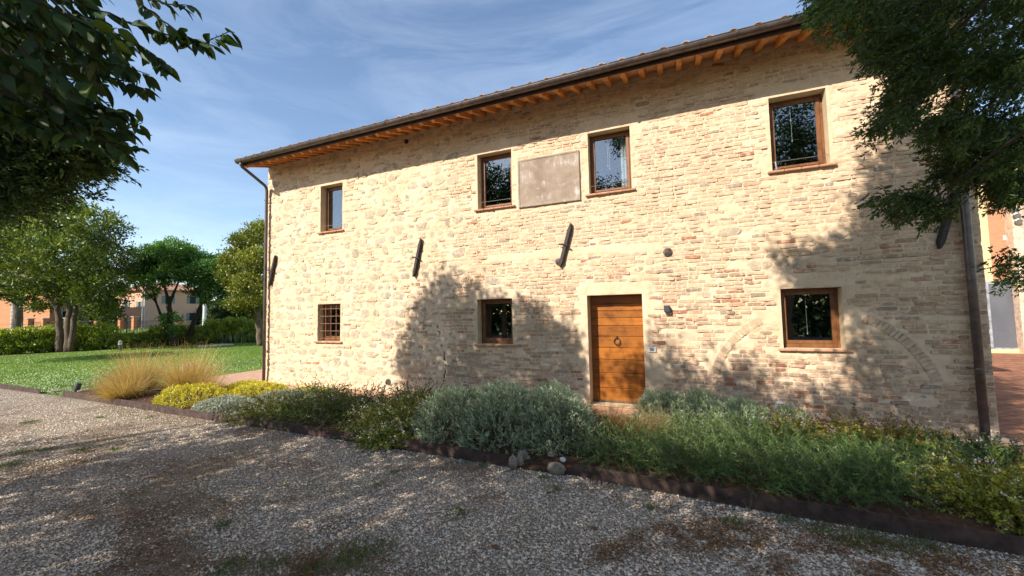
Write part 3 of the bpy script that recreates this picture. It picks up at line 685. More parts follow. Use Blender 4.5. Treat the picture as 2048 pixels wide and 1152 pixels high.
# ------------------------------------------------------------------ leaf primitives
def leaves(mb, P, D, L, W, C, fold=0.0):
    n = len(P); D = unit(D); S = unit(np.cross(D, rdir(n))); L = np.broadcast_to(L, (n,))[:, None]; W = np.broadcast_to(W, (n,))[:, None]
    a = P; b = P+D*L*0.45+S*W*0.5; c = P+D*L; d = P+D*L*0.45-S*W*0.5
    V = np.stack([a, b, c, d], 1).reshape(-1, 3); k = np.arange(n)[:, None]*4
    C = np.broadcast_to(C, (n, 3)); mb.add(V, k+np.arange(4)[None], np.repeat(C, 4, 0)); return mb
def strips(mb, P, D, L, W, C, bend, seg=5):            # arching blades
    n = len(P); D = unit(D); S = unit(np.cross(D, rdir(n)*0.4+np.array([0, 0, 0.2]))); L = np.broadcast_to(L, (n,)); pts = []; p = P.copy(); d = D.copy()
    for q in range(seg+1):
        w = W*(1-0.85*q/seg); pts.append(np.stack([p-S*w/2, p+S*w/2], 1)); p = p+d*(L/seg)[:, None]; d = unit(d+np.array([0, 0, -1.0])*np.broadcast_to(bend, (n,))[:, None]/seg+0.05*rng.normal(size=(n, 3)))
    V = np.stack(pts, 1).reshape(n, -1, 3); m = 2*(seg+1); k = np.arange(n)[:, None, None]*m
    q = np.arange(seg)[None, :, None]*2; F4 = (k+q+np.array([0, 1, 3, 2])[None, None]).reshape(-1, 4)
    C = np.broadcast_to(C, (n, 3)); g = np.repeat(C, m, 0)*np.tile(np.repeat(np.linspace(0.75, 1.15, seg+1), 2), n)[:, None]
    mb.add(V.reshape(-1, 3), F4, g); return mb
def pal(n, a, b, v=0.25):
    t = rng.random((n, 1)); return (np.array(a)*(1-t)+np.array(b)*t)*(1-v/2+v*rng.random((n, 1)))
def curve(P, D, L, bend, seg=7, wob=0.12):             # many arching stems: returns (n, seg+1, 3)
    n = len(P); p = P.copy(); d = unit(D); out = [p]; L = np.broadcast_to(L, (n,))
    for q in range(seg):
        p = p+d*(L/seg)[:, None]; d = unit(d+np.array([0, 0, -1.0])*np.broadcast_to(bend, (n,))[:, None]/seg+wob*rng.normal(size=(n, 3))); out.append(p)
    return np.stack(out, 1)
def along(Cv, k, lo=0.1):                               # k random points on each curve: position, tangent
    n, m, _ = Cv.shape; t = lo+(1-lo)*rng.random((n, k)); u = t*(m-1); i = np.minimum(u.astype(int), m-2); f = (u-i)[..., None]
    r = np.arange(n)[:, None]; A, B = Cv[r, i], Cv[r, i+1]; return (A*(1-f)+B*f).reshape(-1, 3), unit(B-A).reshape(-1, 3), t.reshape(-1)
def stem_mesh(Cv, w, c):
    mb = MB(); n, m, _ = Cv.shape; S = unit(np.cross(Cv[:, -1]-Cv[:, 0], np.array([0.3, -1, 0.2])))
    V = np.stack([Cv-S[:, None]*w/2, Cv+S[:, None]*w/2], 2).reshape(-1, 3); k = np.arange(n)[:, None, None]*2*m; q = np.arange(m-1)[None, :, None]*2
    mb.add(V, (k+q+np.array([0, 1, 3, 2])[None, None]).reshape(-1, 4), c); return mb
def ground_disc(n, c, rx, ry, p=0.5):
    a = rng.random(n)*2*math.pi; r = rng.random(n)**p; return np.stack([c[0]+np.cos(a)*r*rx, c[1]+np.sin(a)*r*ry, np.full(n, 0.05)], -1), np.stack([np.cos(a)*r, np.sin(a)*r, np.zeros(n)], -1)
def mound(n, c, rx, ry, h, lo=0.72):
    d = rdir(n); d[:, 2] = abs(d[:, 2]); lump = 0.86+0.28*fbm(d[:, 0]*2.4+c[0]*3+9, d[:, 1]*2.4+c[1]*3+9, 3)
    r = (lo+(1-lo)*rng.random(n)**0.6)*lump
    P = np.stack([c[0]+d[:, 0]*rx*r, c[1]+d[:, 1]*ry*r, 0.05+d[:, 2]*h*r], -1)
    return P, unit(np.stack([d[:, 0]/rx, d[:, 1]/ry, d[:, 2]/h], -1))

LAV = 'lavender mounds in the planting bed'; ROS = 'creeping rosemary along the steel edging'
def lavender(c, rx, ry, h, label, n=1500, dry=0.0):
    t = thing('lavender_bush', label, 'lavender', (c[0], c[1], 0.03), LAV); mb = MB()
    P, Nn = mound(n, c, rx, ry, h); ax = unit(Nn*0.6+np.array([0, 0, 0.55])+0.35*rng.normal(size=(n, 3)))
    k = 9; u = rng.random((n, k, 1)); Q = (P[:, None]-ax[:, None]*0.06+ax[:, None]*u*0.13).reshape(-1, 3)
    Dd = (np.repeat(ax, k, 0)*0.9+0.62*rdir(n*k)); tone = np.repeat(pal(n, (0.25, 0.315, 0.175), (0.48, 0.54, 0.35), 0.6), k, 0)
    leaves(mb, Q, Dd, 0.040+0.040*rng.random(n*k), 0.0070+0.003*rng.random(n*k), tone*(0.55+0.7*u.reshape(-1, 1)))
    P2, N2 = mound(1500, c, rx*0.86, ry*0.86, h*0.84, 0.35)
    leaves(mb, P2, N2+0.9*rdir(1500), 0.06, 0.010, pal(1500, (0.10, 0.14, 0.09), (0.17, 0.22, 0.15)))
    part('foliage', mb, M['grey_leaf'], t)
    g, v = ground_disc(90, c, rx*0.25, ry*0.25); part('stems', stem_mesh(curve(g, v*1.2+np.array([0, 0, 0.9]), h*0.95, 0.2), 0.006, (.5, .5, .5)), M['stem'], t)
def rosemary(c, rx, ry, h, label, n=230, k=44, lean=(0, 0)):
    t = thing('rosemary_bush', label, 'rosemary', (c[0], c[1], 0.03), ROS); mb = MB()
    P, v = ground_disc(n, c, rx*0.75, ry*0.75); D = v*0.9+np.array([lean[0], lean[1], 0.85])+0.35*rng.normal(size=(n, 3)); D[:, 2] = abs(D[:, 2])+0.25
    Cv = curve(P, D, h*(0.75+0.65*rng.random(n)), 0.5+1.3*rng.random(n), 7, 0.20); Q, T, u = along(Cv, k, 0.12)
    tone = np.repeat(pal(n, (0.032, 0.085, 0.012), (0.10, 0.19, 0.028), 0.8), k, 0)
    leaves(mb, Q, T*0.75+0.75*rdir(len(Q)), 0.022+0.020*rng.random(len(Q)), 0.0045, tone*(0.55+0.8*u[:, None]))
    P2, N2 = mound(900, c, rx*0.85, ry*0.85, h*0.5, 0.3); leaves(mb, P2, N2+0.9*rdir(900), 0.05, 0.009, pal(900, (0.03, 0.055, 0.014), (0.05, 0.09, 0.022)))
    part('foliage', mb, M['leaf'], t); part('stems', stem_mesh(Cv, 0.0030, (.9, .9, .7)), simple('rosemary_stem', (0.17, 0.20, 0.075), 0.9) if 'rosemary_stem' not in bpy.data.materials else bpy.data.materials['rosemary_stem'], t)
def abelia(c, rx, ry, h, label, tone=((0.11, 0.165, 0.022), (0.30, 0.33, 0.04)), n=240, k=29, flowers=60, pink=0.0, group='abelia shrubs in the planting bed', red=0.10, low=0.0, upright=14):
    t = thing('abelia_shrub', label, 'shrub', (c[0], c[1], 0.03), group); mb = MB()
    P, v = ground_disc(n, c, rx*0.55, ry*0.55); D = v*(1.5+low)+np.array([0, 0, 0.8])+0.35*rng.normal(size=(n, 3)); D[:, 2] = abs(D[:, 2])+0.2
    L = np.full(n, max(h, rx*0.8))*(0.65+0.5*rng.random(n)); b = 1.2+0.9*rng.random(n); D[:upright] = np.array([0, 0, 1.0])+0.45*v[:upright]+0.12*rng.normal(size=(upright, 3)); b[:upright] = 0.3; L[:upright] = h*(0.95+0.35*rng.random(upright))
    Cv = curve(P, D, L, b, 7, 0.14); Cv[..., 2] = np.maximum(Cv[..., 2], 0.07); Q, T, u = along(Cv, k, 0.2); m = len(Q)
    cc = np.repeat(pal(n, *tone, 0.6), k, 0)*(0.65+0.7*rng.random((m, 1))); rd = rng.random(m) < red*u**2*2; cc[rd] = pal(rd.sum(), (0.20, 0.085, 0.03), (0.26, 0.14, 0.04))
    leaves(mb, Q, T*0.5+np.array([0, 0, 0.25])+0.8*rdir(m), 0.025+0.020*rng.random(m), 0.013+0.007*rng.random(m), cc)
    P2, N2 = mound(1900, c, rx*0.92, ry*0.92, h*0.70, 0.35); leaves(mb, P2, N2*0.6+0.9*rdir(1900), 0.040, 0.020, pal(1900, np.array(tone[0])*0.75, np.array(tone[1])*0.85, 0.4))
    part('foliage', mb, M['leaf'], t); part('stems', stem_mesh(Cv, 0.0045, (.5, .5, .5)), M['stem'], t)
    if flowers:
        fm = MB(); idx = rng.integers(0, n, flowers); base = Cv[idx, -1]-np.array([0, 0, 0.005]); P3, N3 = mound(flowers, c, rx*1.0, ry*1.0, h*0.88, 0.9); h3 = rng.random(flowers) < 0.6; base[h3] = P3[h3]
        kk = 9; Q = np.repeat(base, kk, 0)+0.017*rng.normal(size=(flowers*kk, 3)); pc = pal(flowers*kk, (0.62, 0.60, 0.56), (0.78, 0.76, 0.74), 0.1)
        pk = rng.random(flowers*kk) < 0.28+pink; pc[pk] = pal(pk.sum(), (0.40, 0.17, 0.10), (0.45, 0.24, 0.15)) if not pink else pal(pk.sum(), (0.55, 0.30, 0.40), (0.62, 0.42, 0.50))
        leaves(fm, Q, rdir(flowers*kk), 0.018+0.012*rng.random(flowers*kk), 0.014, pc); part('flowers', fm, M['petal'], t, stuff=True)
def sedum(c, rx, ry, h, label, n=1250, tone=((0.46, 0.44, 0.03), (0.74, 0.63, 0.05)), group='low golden ground cover in the planting bed', name='golden_groundcover', mat='leaf', k=9, dots=0):
    t = thing(name, label, 'ground cover', (c[0], c[1], 0.02), group); mb = MB()
    P, Nn = mound(n, c, rx, ry, h, 0.8); ax = unit(Nn*0.3+np.array([0, 0, 0.8])+0.3*rng.normal(size=(n, 3))); u = rng.random((n, k, 1))
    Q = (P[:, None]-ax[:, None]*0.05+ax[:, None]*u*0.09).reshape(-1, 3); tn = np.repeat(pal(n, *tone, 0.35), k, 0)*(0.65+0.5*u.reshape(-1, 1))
    leaves(mb, Q, np.repeat(ax, k, 0)*0.6+0.7*rdir(n*k), 0.026+0.014*rng.random(n*k), 0.012, tn)
    part('foliage', mb, M[mat], t)
    g, v = ground_disc(80, c, rx*0.7, ry*0.7); part('stems', stem_mesh(curve(g, v*0.3+np.array([0, 0, 1.0]), h*0.8, 0.1), 0.006, (.5, .5, .5)), M['stem'], t)
    if dots:
        fm = MB(); P3, N3 = mound(dots, c, rx, ry, h, 0.95); P3 = np.repeat(P3, 5, 0)+0.012*rng.normal(size=(dots*5, 3)); pc = pal(dots*5, (0.55, 0.36, 0.28), (0.74, 0.68, 0.62), 0.2); leaves(fm, P3+np.array([0, 0, 0.02]), rdir(dots*5), 0.018, 0.012, pc); part('flowers', fm, M['petal'], t, stuff=True)
def stipa(c, r, h, label, n=1700, tone=((0.36, 0.22, 0.08), (0.66, 0.49, 0.23)), lean=(0, 0), w=0.0055, spread=0.5):
    t = thing('feather_grass', label, 'ornamental grass', (c[0], c[1], 0.02), 'dry feather grass clumps'); mb = MB()
    P, v = ground_disc(n, c, r*0.30, r*0.30); D = v*spread+np.array([lean[0], lean[1], 1.0])+0.20*rng.normal(size=(n, 3)); D[:, 2] = abs(D[:, 2])+0.1
    strips(mb, P, D, h*(0.55+0.75*rng.random(n)**1.5), w, pal(n, *tone, 0.4), 0.15+1.5*rng.random(n)**1.5*(np.linalg.norm(v, axis=1)+0.2), 6)
    part('blades', mb, M['straw'], t)
    m2 = MB(); P, v = ground_disc(260, c, r*0.28, r*0.28); strips(m2, P, v*0.6+np.array([0, 0, 1.0])+0.2*rng.normal(size=(260, 3)), h*0.45, w, pal(260, (0.12, 0.15, 0.03), (0.2, 0.2, 0.05)), 0.8, 4); part('green_base', m2, M['straw'], t)

# ------------------------------------------------------------------ steel edging, rocks, spot lamp
def edging(x0, x1, label, fy, h=0.135, cut0=0.0, cut1=0.0, seg=2.6):
    t = thing('steel_edging', label, 'edging', ((x0+x1)/2, float(fy((x0+x1)/2)), 0.0), 'corten edging strips'); n = max(1, int(round((x1-x0)/seg))); e = np.linspace(x0, x1, n+1)
    for q in range(n):
        xx = np.linspace(e[q]+(0.0015 if q else 0), e[q+1]-(0.0015 if q < n-1 else 0), 6); V = []
        for s, x in enumerate(xx):
            tx = x+(cut0 if q == 0 and s == 0 else 0)-(cut1 if q == n-1 and s == 5 else 0); y = float(fy(x)); dz = 0.008*math.sin(x*1.7)
            V += [(x, y, -0.03), (x, y+0.008, -0.03), (tx, y+0.008, h+dz), (tx, y, h+dz)]
        f = [(3, 2, 1, 0), (20, 21, 22, 23)]
        for s in range(5):
            for r in range(4): f.append((4*s+r, 4*s+(r+1) % 4, 4*s+4+(r+1) % 4, 4*s+4+r))
        part('steel_panel', MB().add(V, f), M['corten'], t)
edging(-14.18, -1.87, 'long rusty steel edging strip running past the abelia and lavender', bed_front, cut1=0.10)
edging(-1.27, 4.3, 'rusty steel edging strip below the rosemary', bed_front, cut0=0.10)
edging(-19.5, -15.25, 'short rusty steel strip at the lawn corner', lambda x: -2.93+0.0*x, 0.12)
def rock(name, c, r, label, m='rock', sq=(1, 1, 0.7), seed=0, group=None, cat='rock'):
    a = 14; b = 9; th, ph = np.meshgrid(np.linspace(0, 2*math.pi, a, endpoint=False), np.linspace(0.04, math.pi-0.04, b), indexing='xy')
    d = np.stack([np.sin(ph)*np.cos(th), np.sin(ph)*np.sin(th), np.cos(ph)], -1).reshape(-1, 3)
    rr = 0.55+0.85*fbm(d[:, 0]*1.5+seed*3.1+d[:, 2]+20, d[:, 1]*1.5+d[:, 2]*0.7+seed*1.7+20, 4)
    V = d*rr[:, None]*r*np.array(sq)+np.asarray(c); i = np.arange(b-1)[:, None]*a; j = np.arange(a)[None]; k = (j+1) % a
    mb = MB().add(V, np.stack([i+j, i+a+j, i+a+k, i+k], -1).reshape(-1, 4)); mb.f.append(np.array([list(range(a))])); mb.f.append(np.array([list(range(a*(b-1), a*b))[::-1]]))
    return single(name, mb, M[m], label, cat, group, smooth=True)
def gp(x, y, z=0.0): p = gnd(x, y); return (p[0], p[1], z)
rock('boulder', gp(1113, 946, 0.055), 0.115, 'rounded pale boulder lying in the gap of the edging', sq=(1.0, 0.62, 0.62), seed=1)
rock('boulder', gp(1026, 938, 0.07), 0.085, 'upright wedge shaped stone at the cut end of the edging', sq=(0.7, 0.6, 1.0), seed=2)
rock('boulder', gp(1040, 932, 0.06), 0.065, 'pale yellowish stone beside the wedge shaped one', sq=(0.8, 0.7, 1.0), seed=3)
rock('boulder', gp(1046, 926, 0.06), 0.085, 'brown stained stone under the lavender', sq=(0.8, 0.7, 1.1), seed=4)
rock('boulder', gp(1057, 927, 0.05), 0.045, 'small smooth pebble shaped stone under the lavender', sq=(0.8, 0.7, 1.1), seed=5)
rock('boulder', gp(1126, 940, 0.12), 0.040, 'small white stone perched behind the pale boulder', 'white', sq=(1.0, 0.8, 0.9), seed=6)
rock('boulder', (-11.2, -1.75, 0.45), 0.20, 'grey rock between the golden grass clumps', sq=(1.2, 0.7, 1.6), seed=7)
rock('boulder', gp(1105, 922, 0.05), 0.075, 'shaded stone under the lavender edge', sq=(1.0, 0.8, 0.9), seed=8)
sp = thing('garden_spotlight', 'black cylinder spotlight behind the end of the edging', 'spotlight', (*gnd(143, 790)[:2], 0.0))
p = gnd(143, 790); part('head', MB().lathe([(0.04, 0.0), (0.062, 0.01), (0.062, 0.17), (0.05, 0.18)], 14, (p[0], p[1]+0.08, 0.10), (0.12, 0.25, 1)), M['lamp'], sp)
part('mount', MB().lathe([(0.05, -0.01), (0.05, 0.02), (0.02, 0.03), (0.02, 0.13)], 10, (p[0], p[1]+0.07, 0.0)), M['lamp'], sp)
for q, (x0, x1) in enumerate(((105, 135), (165, 205))):
    A, B = gnd(x0, 783-q*2), gnd(x1, 781-q*4)
    mb = MB().bbox((A[0], A[1]-0.10, -0.01), (B[0], A[1]+0.12, 0.03), 0.012); single('kerb_stone', mb, M['rock'], ('pale kerb stone by the lawn left of the spotlight', 'pale kerb stone in the grass right of the spotlight')[q], 'kerb')

# ------------------------------------------------------------------ planting, from the lawn to the courtyard
stipa((-12.2, -2.25), 0.75, 1.02, 'tallest golden feather grass clump nearest the lawn corner', 1500, lean=(-0.05, 0), w=0.0065)
stipa((-10.75, -2.0), 0.75, 1.05, 'golden feather grass clump beside the yellow ground cover', 1500, w=0.0065)
stipa((-11.75, -2.72), 0.7, 0.62, 'low golden feather grass spilling over the steel edging', 1500, lean=(0.15, -0.25), spread=0.8)
stipa((-10.1, -1.95), 0.5, 0.68, 'thin golden feather grass leaning towards the paving', 700, lean=(0.25, 0))
stipa((-12.9, -2.45), 0.5, 0.50, 'small tawny feather grass at the outer end of the bed', 700, lean=(-0.3, 0))
sedum((-9.75, -2.42), 0.95, 0.60, 0.36, 'bright yellow ground cover in front of the feather grass')
sedum((-8.75, -1.55), 0.85, 0.50, 0.30, 'bright yellow ground cover near the house corner')
sedum((-9.7, -1.25), 0.7, 0.4, 0.24, 'yellow ground cover at the edge of the paving')
sedum((-7.7, -1.15), 0.6, 0.35, 0.20, 'thin yellow ground cover below the house wall')
SA = 'silver ground cover in the planting bed'
sedum((-8.15, -2.62), 0.85, 0.42, 0.24, 'silvery ground cover dotted with pink and white flowers by the edging', 1500, ((0.26, 0.30, 0.24), (0.40, 0.43, 0.36)), SA, 'silver_groundcover', 'grey_leaf', 9, 170)
sedum((-7.35, -2.02), 0.85, 0.50, 0.30, 'silvery ground cover with pink flowers between yellow cover and abelia', 1500, ((0.20, 0.24, 0.14), (0.34, 0.37, 0.28)), SA, 'silver_groundcover', 'grey_leaf', 9, 150)
abelia((-7.0, -2.55), 0.75, 0.55, 0.30, 'low green abelia with pale flowers beside the silver ground cover', flowers=90, low=0.6)
abelia((-6.25, -2.35), 0.80, 0.62, 0.38, 'low spreading green abelia with few flowers', ((0.06, 0.115, 0.025), (0.15, 0.20, 0.04)), flowers=35, low=0.5)
abelia((-5.35, -2.10), 0.85, 0.70, 0.46, 'green abelia with bare arching twigs against the sunny wall', ((0.06, 0.105, 0.022), (0.15, 0.19, 0.035)), flowers=40, upright=40)
abelia((-6.9, -1.55), 0.75, 0.5, 0.36, 'green abelia behind the low ones near the wall base', ((0.07, 0.115, 0.022), (0.17, 0.20, 0.035)), flowers=40, upright=30)
abelia((-4.35, -2.42), 0.72, 0.72, 0.55, 'abelia full of white flower clusters hanging over the edging', n=380, flowers=170, upright=26)
abelia((-3.98, -3.05), 0.38, 0.30, 0.26, 'white flowering abelia branch spilling onto the gravel', n=150, flowers=60, low=0.6, upright=4)
abelia((-4.7, -1.45), 0.7, 0.55, 0.50, 'abelia with upright twigs in front of the wall crack', flowers=40, upright=36)
lavender((-3.15, -2.42), 0.62, 0.62, 0.66, 'grey green lavender mound beside the white abelia')
lavender((-2.38, -2.48), 0.66, 0.62, 0.72, 'grey green lavender mound over the stained stones', 1700)
lavender((-1.62, -2.35), 0.60, 0.58, 0.70, 'grey green lavender mound above the pale boulder', 1600)
lavender((-2.85, -1.55), 0.68, 0.60, 0.62, 'lavender mound at the back below the lower middle window', 1500)
lavender((-1.95, -1.55), 0.55, 0.55, 0.60, 'lavender mound at the back towards the door', 1300)
stipa((-2.05, -1.95), 0.35, 0.72, 'dry brown grass tuft growing through the lavender', 240, ((0.28, 0.14, 0.05), (0.40, 0.22, 0.09)), (-0.7, 0))
stipa((-1.02, -1.72), 0.5, 0.48, 'tawny grass tuft between lavender and door step', 900, ((0.26, 0.16, 0.06), (0.40, 0.28, 0.12)), (0.1, 0), 0.0045)
stipa((-0.55, -1.75), 0.5, 0.46, 'tawny grass tuft leaning over the rosemary', 800, ((0.26, 0.16, 0.06), (0.42, 0.30, 0.13)), (0.5, 0), 0.0045)
lavender((-0.32, -0.98), 0.42, 0.36, 0.50, 'lavender at the right of the door step', 1000)
lavender((0.22, -0.95), 0.46, 0.36, 0.50, 'lavender against the wall under the intercom', 1100)
lavender((0.76, -0.98), 0.42, 0.34, 0.44, 'lavender at the foot of the old arch', 1000)
lavender((1.38, -0.82), 0.26, 0.22, 0.36, 'small lavender next to the pink abelia', 450)
RG = [((-0.72, -2.62), 0.50, 0.48, 0.50, 'bright green rosemary beside the boulder'), ((-0.05, -2.62), 0.55, 0.50, 0.52, 'rosemary below the tawny grass'),
      ((0.62, -2.68), 0.55, 0.52, 0.52, 'rosemary at the middle of the right edging'), ((1.22, -2.70), 0.52, 0.52, 0.50, 'rosemary with long trailing stems over the edging'),
      ((1.66, -2.50), 0.42, 0.46, 0.50, 'rosemary beside the bare mulch'), ((0.15, -1.75), 0.60, 0.50, 0.52, 'rosemary in front of the wall lavender'),
      ((0.85, -1.72), 0.60, 0.50, 0.54, 'tall rosemary in front of the old arch'), ((1.55, -1.85), 0.60, 0.50, 0.44, 'rosemary in front of the pink abelia'),
      ((2.20, -1.85), 0.55, 0.52, 0.42, 'rosemary behind the yellow green abelia'), ((2.85, -1.60), 0.55, 0.42, 0.36, 'rosemary nearest the brick courtyard')]
for c, rx, ry, h, lb in RG: rosemary(c, rx, ry, h*(0.86 if c[0] < 1 else 0.72), lb, n=270 if c[1] < -2.3 else 210, k=46)
PK = ((0.17, 0.18, 0.022), (0.38, 0.35, 0.045))
abelia((1.30, -1.15), 0.55, 0.34, 0.40, 'yellowish abelia with pink flowers under the arched window', PK, flowers=50, pink=0.5, red=0.3, upright=16)
abelia((1.95, -1.08), 0.60, 0.34, 0.38, 'yellowish abelia with pink flowers in front of the arch end', PK, flowers=70, pink=0.5, red=0.3, upright=14)
abelia((2.62, -1.02), 0.55, 0.30, 0.34, 'reddish abelia with pink flowers towards the rainwater pipe', PK, flowers=50, pink=0.5, red=0.4, upright=12)
abelia((2.58, -2.72), 0.62, 0.58, 0.48, 'yellow green abelia with white star flowers beside the mulch', ((0.19, 0.23, 0.025), (0.44, 0.45, 0.055)), n=420, k=38, flowers=80, red=0.15, upright=8)
abelia((3.25, -2.75), 0.55, 0.55, 0.46, 'yellow green abelia at the outer end of the right edging', ((0.19, 0.23, 0.025), (0.44, 0.45, 0.055)), n=340, k=38, flowers=60, red=0.15, upright=8)
abelia((3.15, -1.28), 0.38, 0.22, 0.28, 'dark trailing shrub with tiny white flowers on the paving edge', ((0.035, 0.06, 0.02), (0.07, 0.10, 0.03)), n=150, k=26, flowers=40, red=0.05)
abelia((3.75, -1.75), 0.60, 0.34, 0.34, 'dark trailing shrub by the courtyard corner', ((0.04, 0.065, 0.02), (0.11, 0.13, 0.03)), n=200, k=26, flowers=6, red=0.1)
# bark chips on the bed
mb = MB(); n = 7000; x = -13.6+17.3*rng.random(n); y = bed_front(x)+0.03+(bed_back(x)-bed_front(x)-0.1)*rng.random(n)
z = 0.055+0.05*np.sin(np.pi*(y-bed_front(x))/(bed_back(x)-bed_front(x)))**0.6*(0.5+fbm(x*2.2, y*2.2))
D = rdir(n); D[:, 2] *= 0.35; leaves(mb, np.stack([x, y, z], -1), D, 0.02+0.035*rng.random(n), 0.010+0.012*rng.random(n), pal(n, (0.07, 0.035, 0.02), (0.20, 0.12, 0.07)))
o = single('bark_chips', mb, M['straw'], kind='stuff'); o['label'] = 'brown bark chips strewn over the planting bed'; o['category'] = 'mulch'

# ------------------------------------------------------------------ gravel stones, litter, weeds
def gravel_pts(n, power=1.6, near=3.4, xr=(-11.5, 3.2), yr=(-7.2, -3.0)):
    out = []
    while sum(map(len, out)) < n:
        x = xr[0]+(xr[1]-xr[0])*rng.random(n); y = yr[0]+(yr[1]-yr[0])*rng.random(n); P = np.stack([x, y, np.full(n, -0.004)], -1)
        px, py, dz = proj(P); ok = (dz > 1.5) & (px > -150) & (px < 2200) & (py < 1300) & (y < bed_front(x)-0.012) & (rng.random(n) < np.minimum(1, (near/np.maximum(dz, 0.1))**power)); out.append(P[ok])
    return np.concatenate(out)[:n]
def dirtmask(x, y): return fbm(x*1.1+50, y*1.5+50, 4, 1)
P = gravel_pts(112000, xr=(-17.5, 3.2)); P = P[rng.random(len(P)) < np.clip(1.25-3.2*np.maximum(0, dirtmask(P[:, 0], P[:, 1])-0.54)*2.2, 0.15, 1)]
n = len(P); s = (0.0054+0.0120*rng.random(n)**3.4); th = rng.random(n)*6.283; q = np.arange(4)[None]*math.pi/2+th[:, None]+0.5*(rng.random((n, 4))-.5)
r = s[:, None]*(0.7+0.7*rng.random((n, 4))); bx = P[:, 0, None]+np.cos(q)*r; by = P[:, 1, None]+np.sin(q)*r*0.8
tp = P+np.stack([(rng.random(n)-.5)*s*0.8, (rng.random(n)-.5)*s*0.8, s*(0.35+0.55*rng.random(n))+0.003], -1)
V = np.concatenate([np.stack([bx, by, np.full((n, 4), -0.004)+0.004*rng.random((n, 4))], -1), tp[:, None]], 1).reshape(-1, 3)
k = np.arange(n)[:, None]*5; T3 = np.concatenate([k+np.array([[0, 1, 4]]), k+np.array([[1, 2, 4]]), k+np.array([[2, 3, 4]]), k+np.array([[3, 0, 4]])])
g = 0.26+0.50*rng.random((n, 1))**1.1; C = 1.0*g*np.array([1.16, 0.965, 0.74]); w = rng.random(n) < 0.20; C[w] = g[w]*np.array([1.25, 0.98, 0.70]); w = rng.random(n) < 0.035; C[w] = np.array([0.68, 0.62, 0.52])
w = rng.random(n) < 0.05; C[w] = g[w]*np.array([1.2, 0.75, 0.5])
o = single('gravel_stones', MB().add(V, T3, np.repeat(C, 5, 0)), M['pebble'], kind='stuff'); o['label'] = 'small grey and buff gravel stones on the drive'; o['category'] = 'gravel'
P = gravel_pts(60000, 1.2); dm = dirtmask(P[:, 0], P[:, 1])+0.20*np.clip(1-(bed_front(P[:, 0])-P[:, 1])/0.45, 0, 1)+0.06*(P[:, 0] > 0.2); P = P[dm+0.05*rng.normal(size=len(P)) > 0.585][:24000]; n = len(P)
D = rdir(n); D[:, 2] *= 0.3; P[:, 2] = 0.003+0.008*rng.random(n); mb = leaves(MB(), P, D, 0.012+0.026*rng.random(n)**2, 0.005+0.010*rng.random(n), pal(n, (0.12, 0.062, 0.030), (0.34, 0.19, 0.095), 0.5))
for pol, k_ in (([(1290, 1045), (1420, 1030), (1560, 1060), (1500, 1110), (1350, 1100)], 2200), ([(1620, 1062), (1900, 1105), (1990, 1160), (1480, 1160)], 3200), ([(1170, 1105), (1290, 1050), (1310, 1090), (1200, 1125)], 900), ([(540, 1152), (560, 1120), (700, 1095), (660, 1160)], 900), ([(0, 905), (160, 930), (100, 965), (0, 955)], 700), ([(640, 885), (1010, 940), (960, 965), (700, 915)], 1300), ([(1190, 950), (1300, 985), (1260, 1000), (1150, 975)], 500), ([(250, 815), (620, 875), (560, 885), (260, 830)], 900)):
    lo_, hi_ = np.min(pol, 0), np.max(pol, 0); q_ = lo_+(hi_-lo_)*rng.random((k_*2, 2)); q_ = q_[in_poly(q_[:, 0], q_[:, 1], pol)]; q_ = q_+12*rng.normal(size=q_.shape)
    P = np.array([gnd(a, b) for a, b in q_]); P = P[(fbm(P[:, 0]*5, P[:, 1]*7, 3) > 0.44) & (P[:, 1] < bed_front(P[:, 0])-0.01)]; n = len(P); P[:, 2] = 0.004+0.008*rng.random(n); D = rdir(n); D[:, 2] *= 0.3
    leaves(mb, P, D, 0.014+0.030*rng.random(n)**2, 0.006+0.010*rng.random(n), pal(n, (0.12, 0.060, 0.030), (0.36, 0.20, 0.10), 0.5))
o = single('leaf_litter', mb, M['straw'], kind='stuff'); o['label'] = 'brown leaf litter and needles in patches on the gravel'; o['category'] = 'litter'
mb = MB(); spots = [(735, 1105, 60), (690, 1120, 30), (1465, 1045, 20), (1740, 1075, 40), (1700, 1085, 30), (1800, 1095, 35), (1575, 1040, 14), (460, 1135, 25), (620, 1140, 20), (1185, 945, 12), (1088, 958, 10), (450, 1050, 14), (40, 905, 30), (90, 900, 20), (160, 900, 18), (20, 930, 30), (920, 1025, 22), (970, 930, 10), (790, 945, 10), (755, 970, 10), (540, 1130, 20), (1110, 980, 12), (1300, 1015, 12), (1850, 1090, 25), (230, 900, 14), (60, 845, 30), (200, 835, 14), (300, 835, 10), (1640, 1060, 25)]
for px, py, k in spots:
    c = gnd(px, py); m = k*9; P = np.stack([c[0]+0.06*(k/20)**0.7*rng.normal(size=m), c[1]+0.06*(k/20)**0.7*rng.normal(size=m), np.full(m, -0.002)], -1)
    tn = pal(m, (0.06, 0.10, 0.018), (0.15, 0.20, 0.035), 0.4); leaves(mb, P, np.array([0, 0, 0.8])+0.7*rdir(m), 0.02+0.03*rng.random(m), 0.006, tn)
P = gravel_pts(26000, 0.8, yr=(-7.2, -2.98), xr=(-18, 3.2)); gm = fbm(P[:, 0]*0.9+80, P[:, 1]*1.4+80, 4, 2)+0.12*np.clip((-P[:, 0]-7)/5, 0, 1); P = P[gm > 0.66]; m = len(P)
leaves(mb, P, np.array([0, 0, 0.6])+0.8*rdir(m), 0.015+0.02*rng.random(m), 0.006, pal(m, (0.07, 0.10, 0.02), (0.19, 0.20, 0.05), 0.4))
o = single('gravel_weeds', mb, M['leaf'], kind='stuff'); o['label'] = 'scattered green weeds and moss growing in the gravel'; o['category'] = 'weeds'
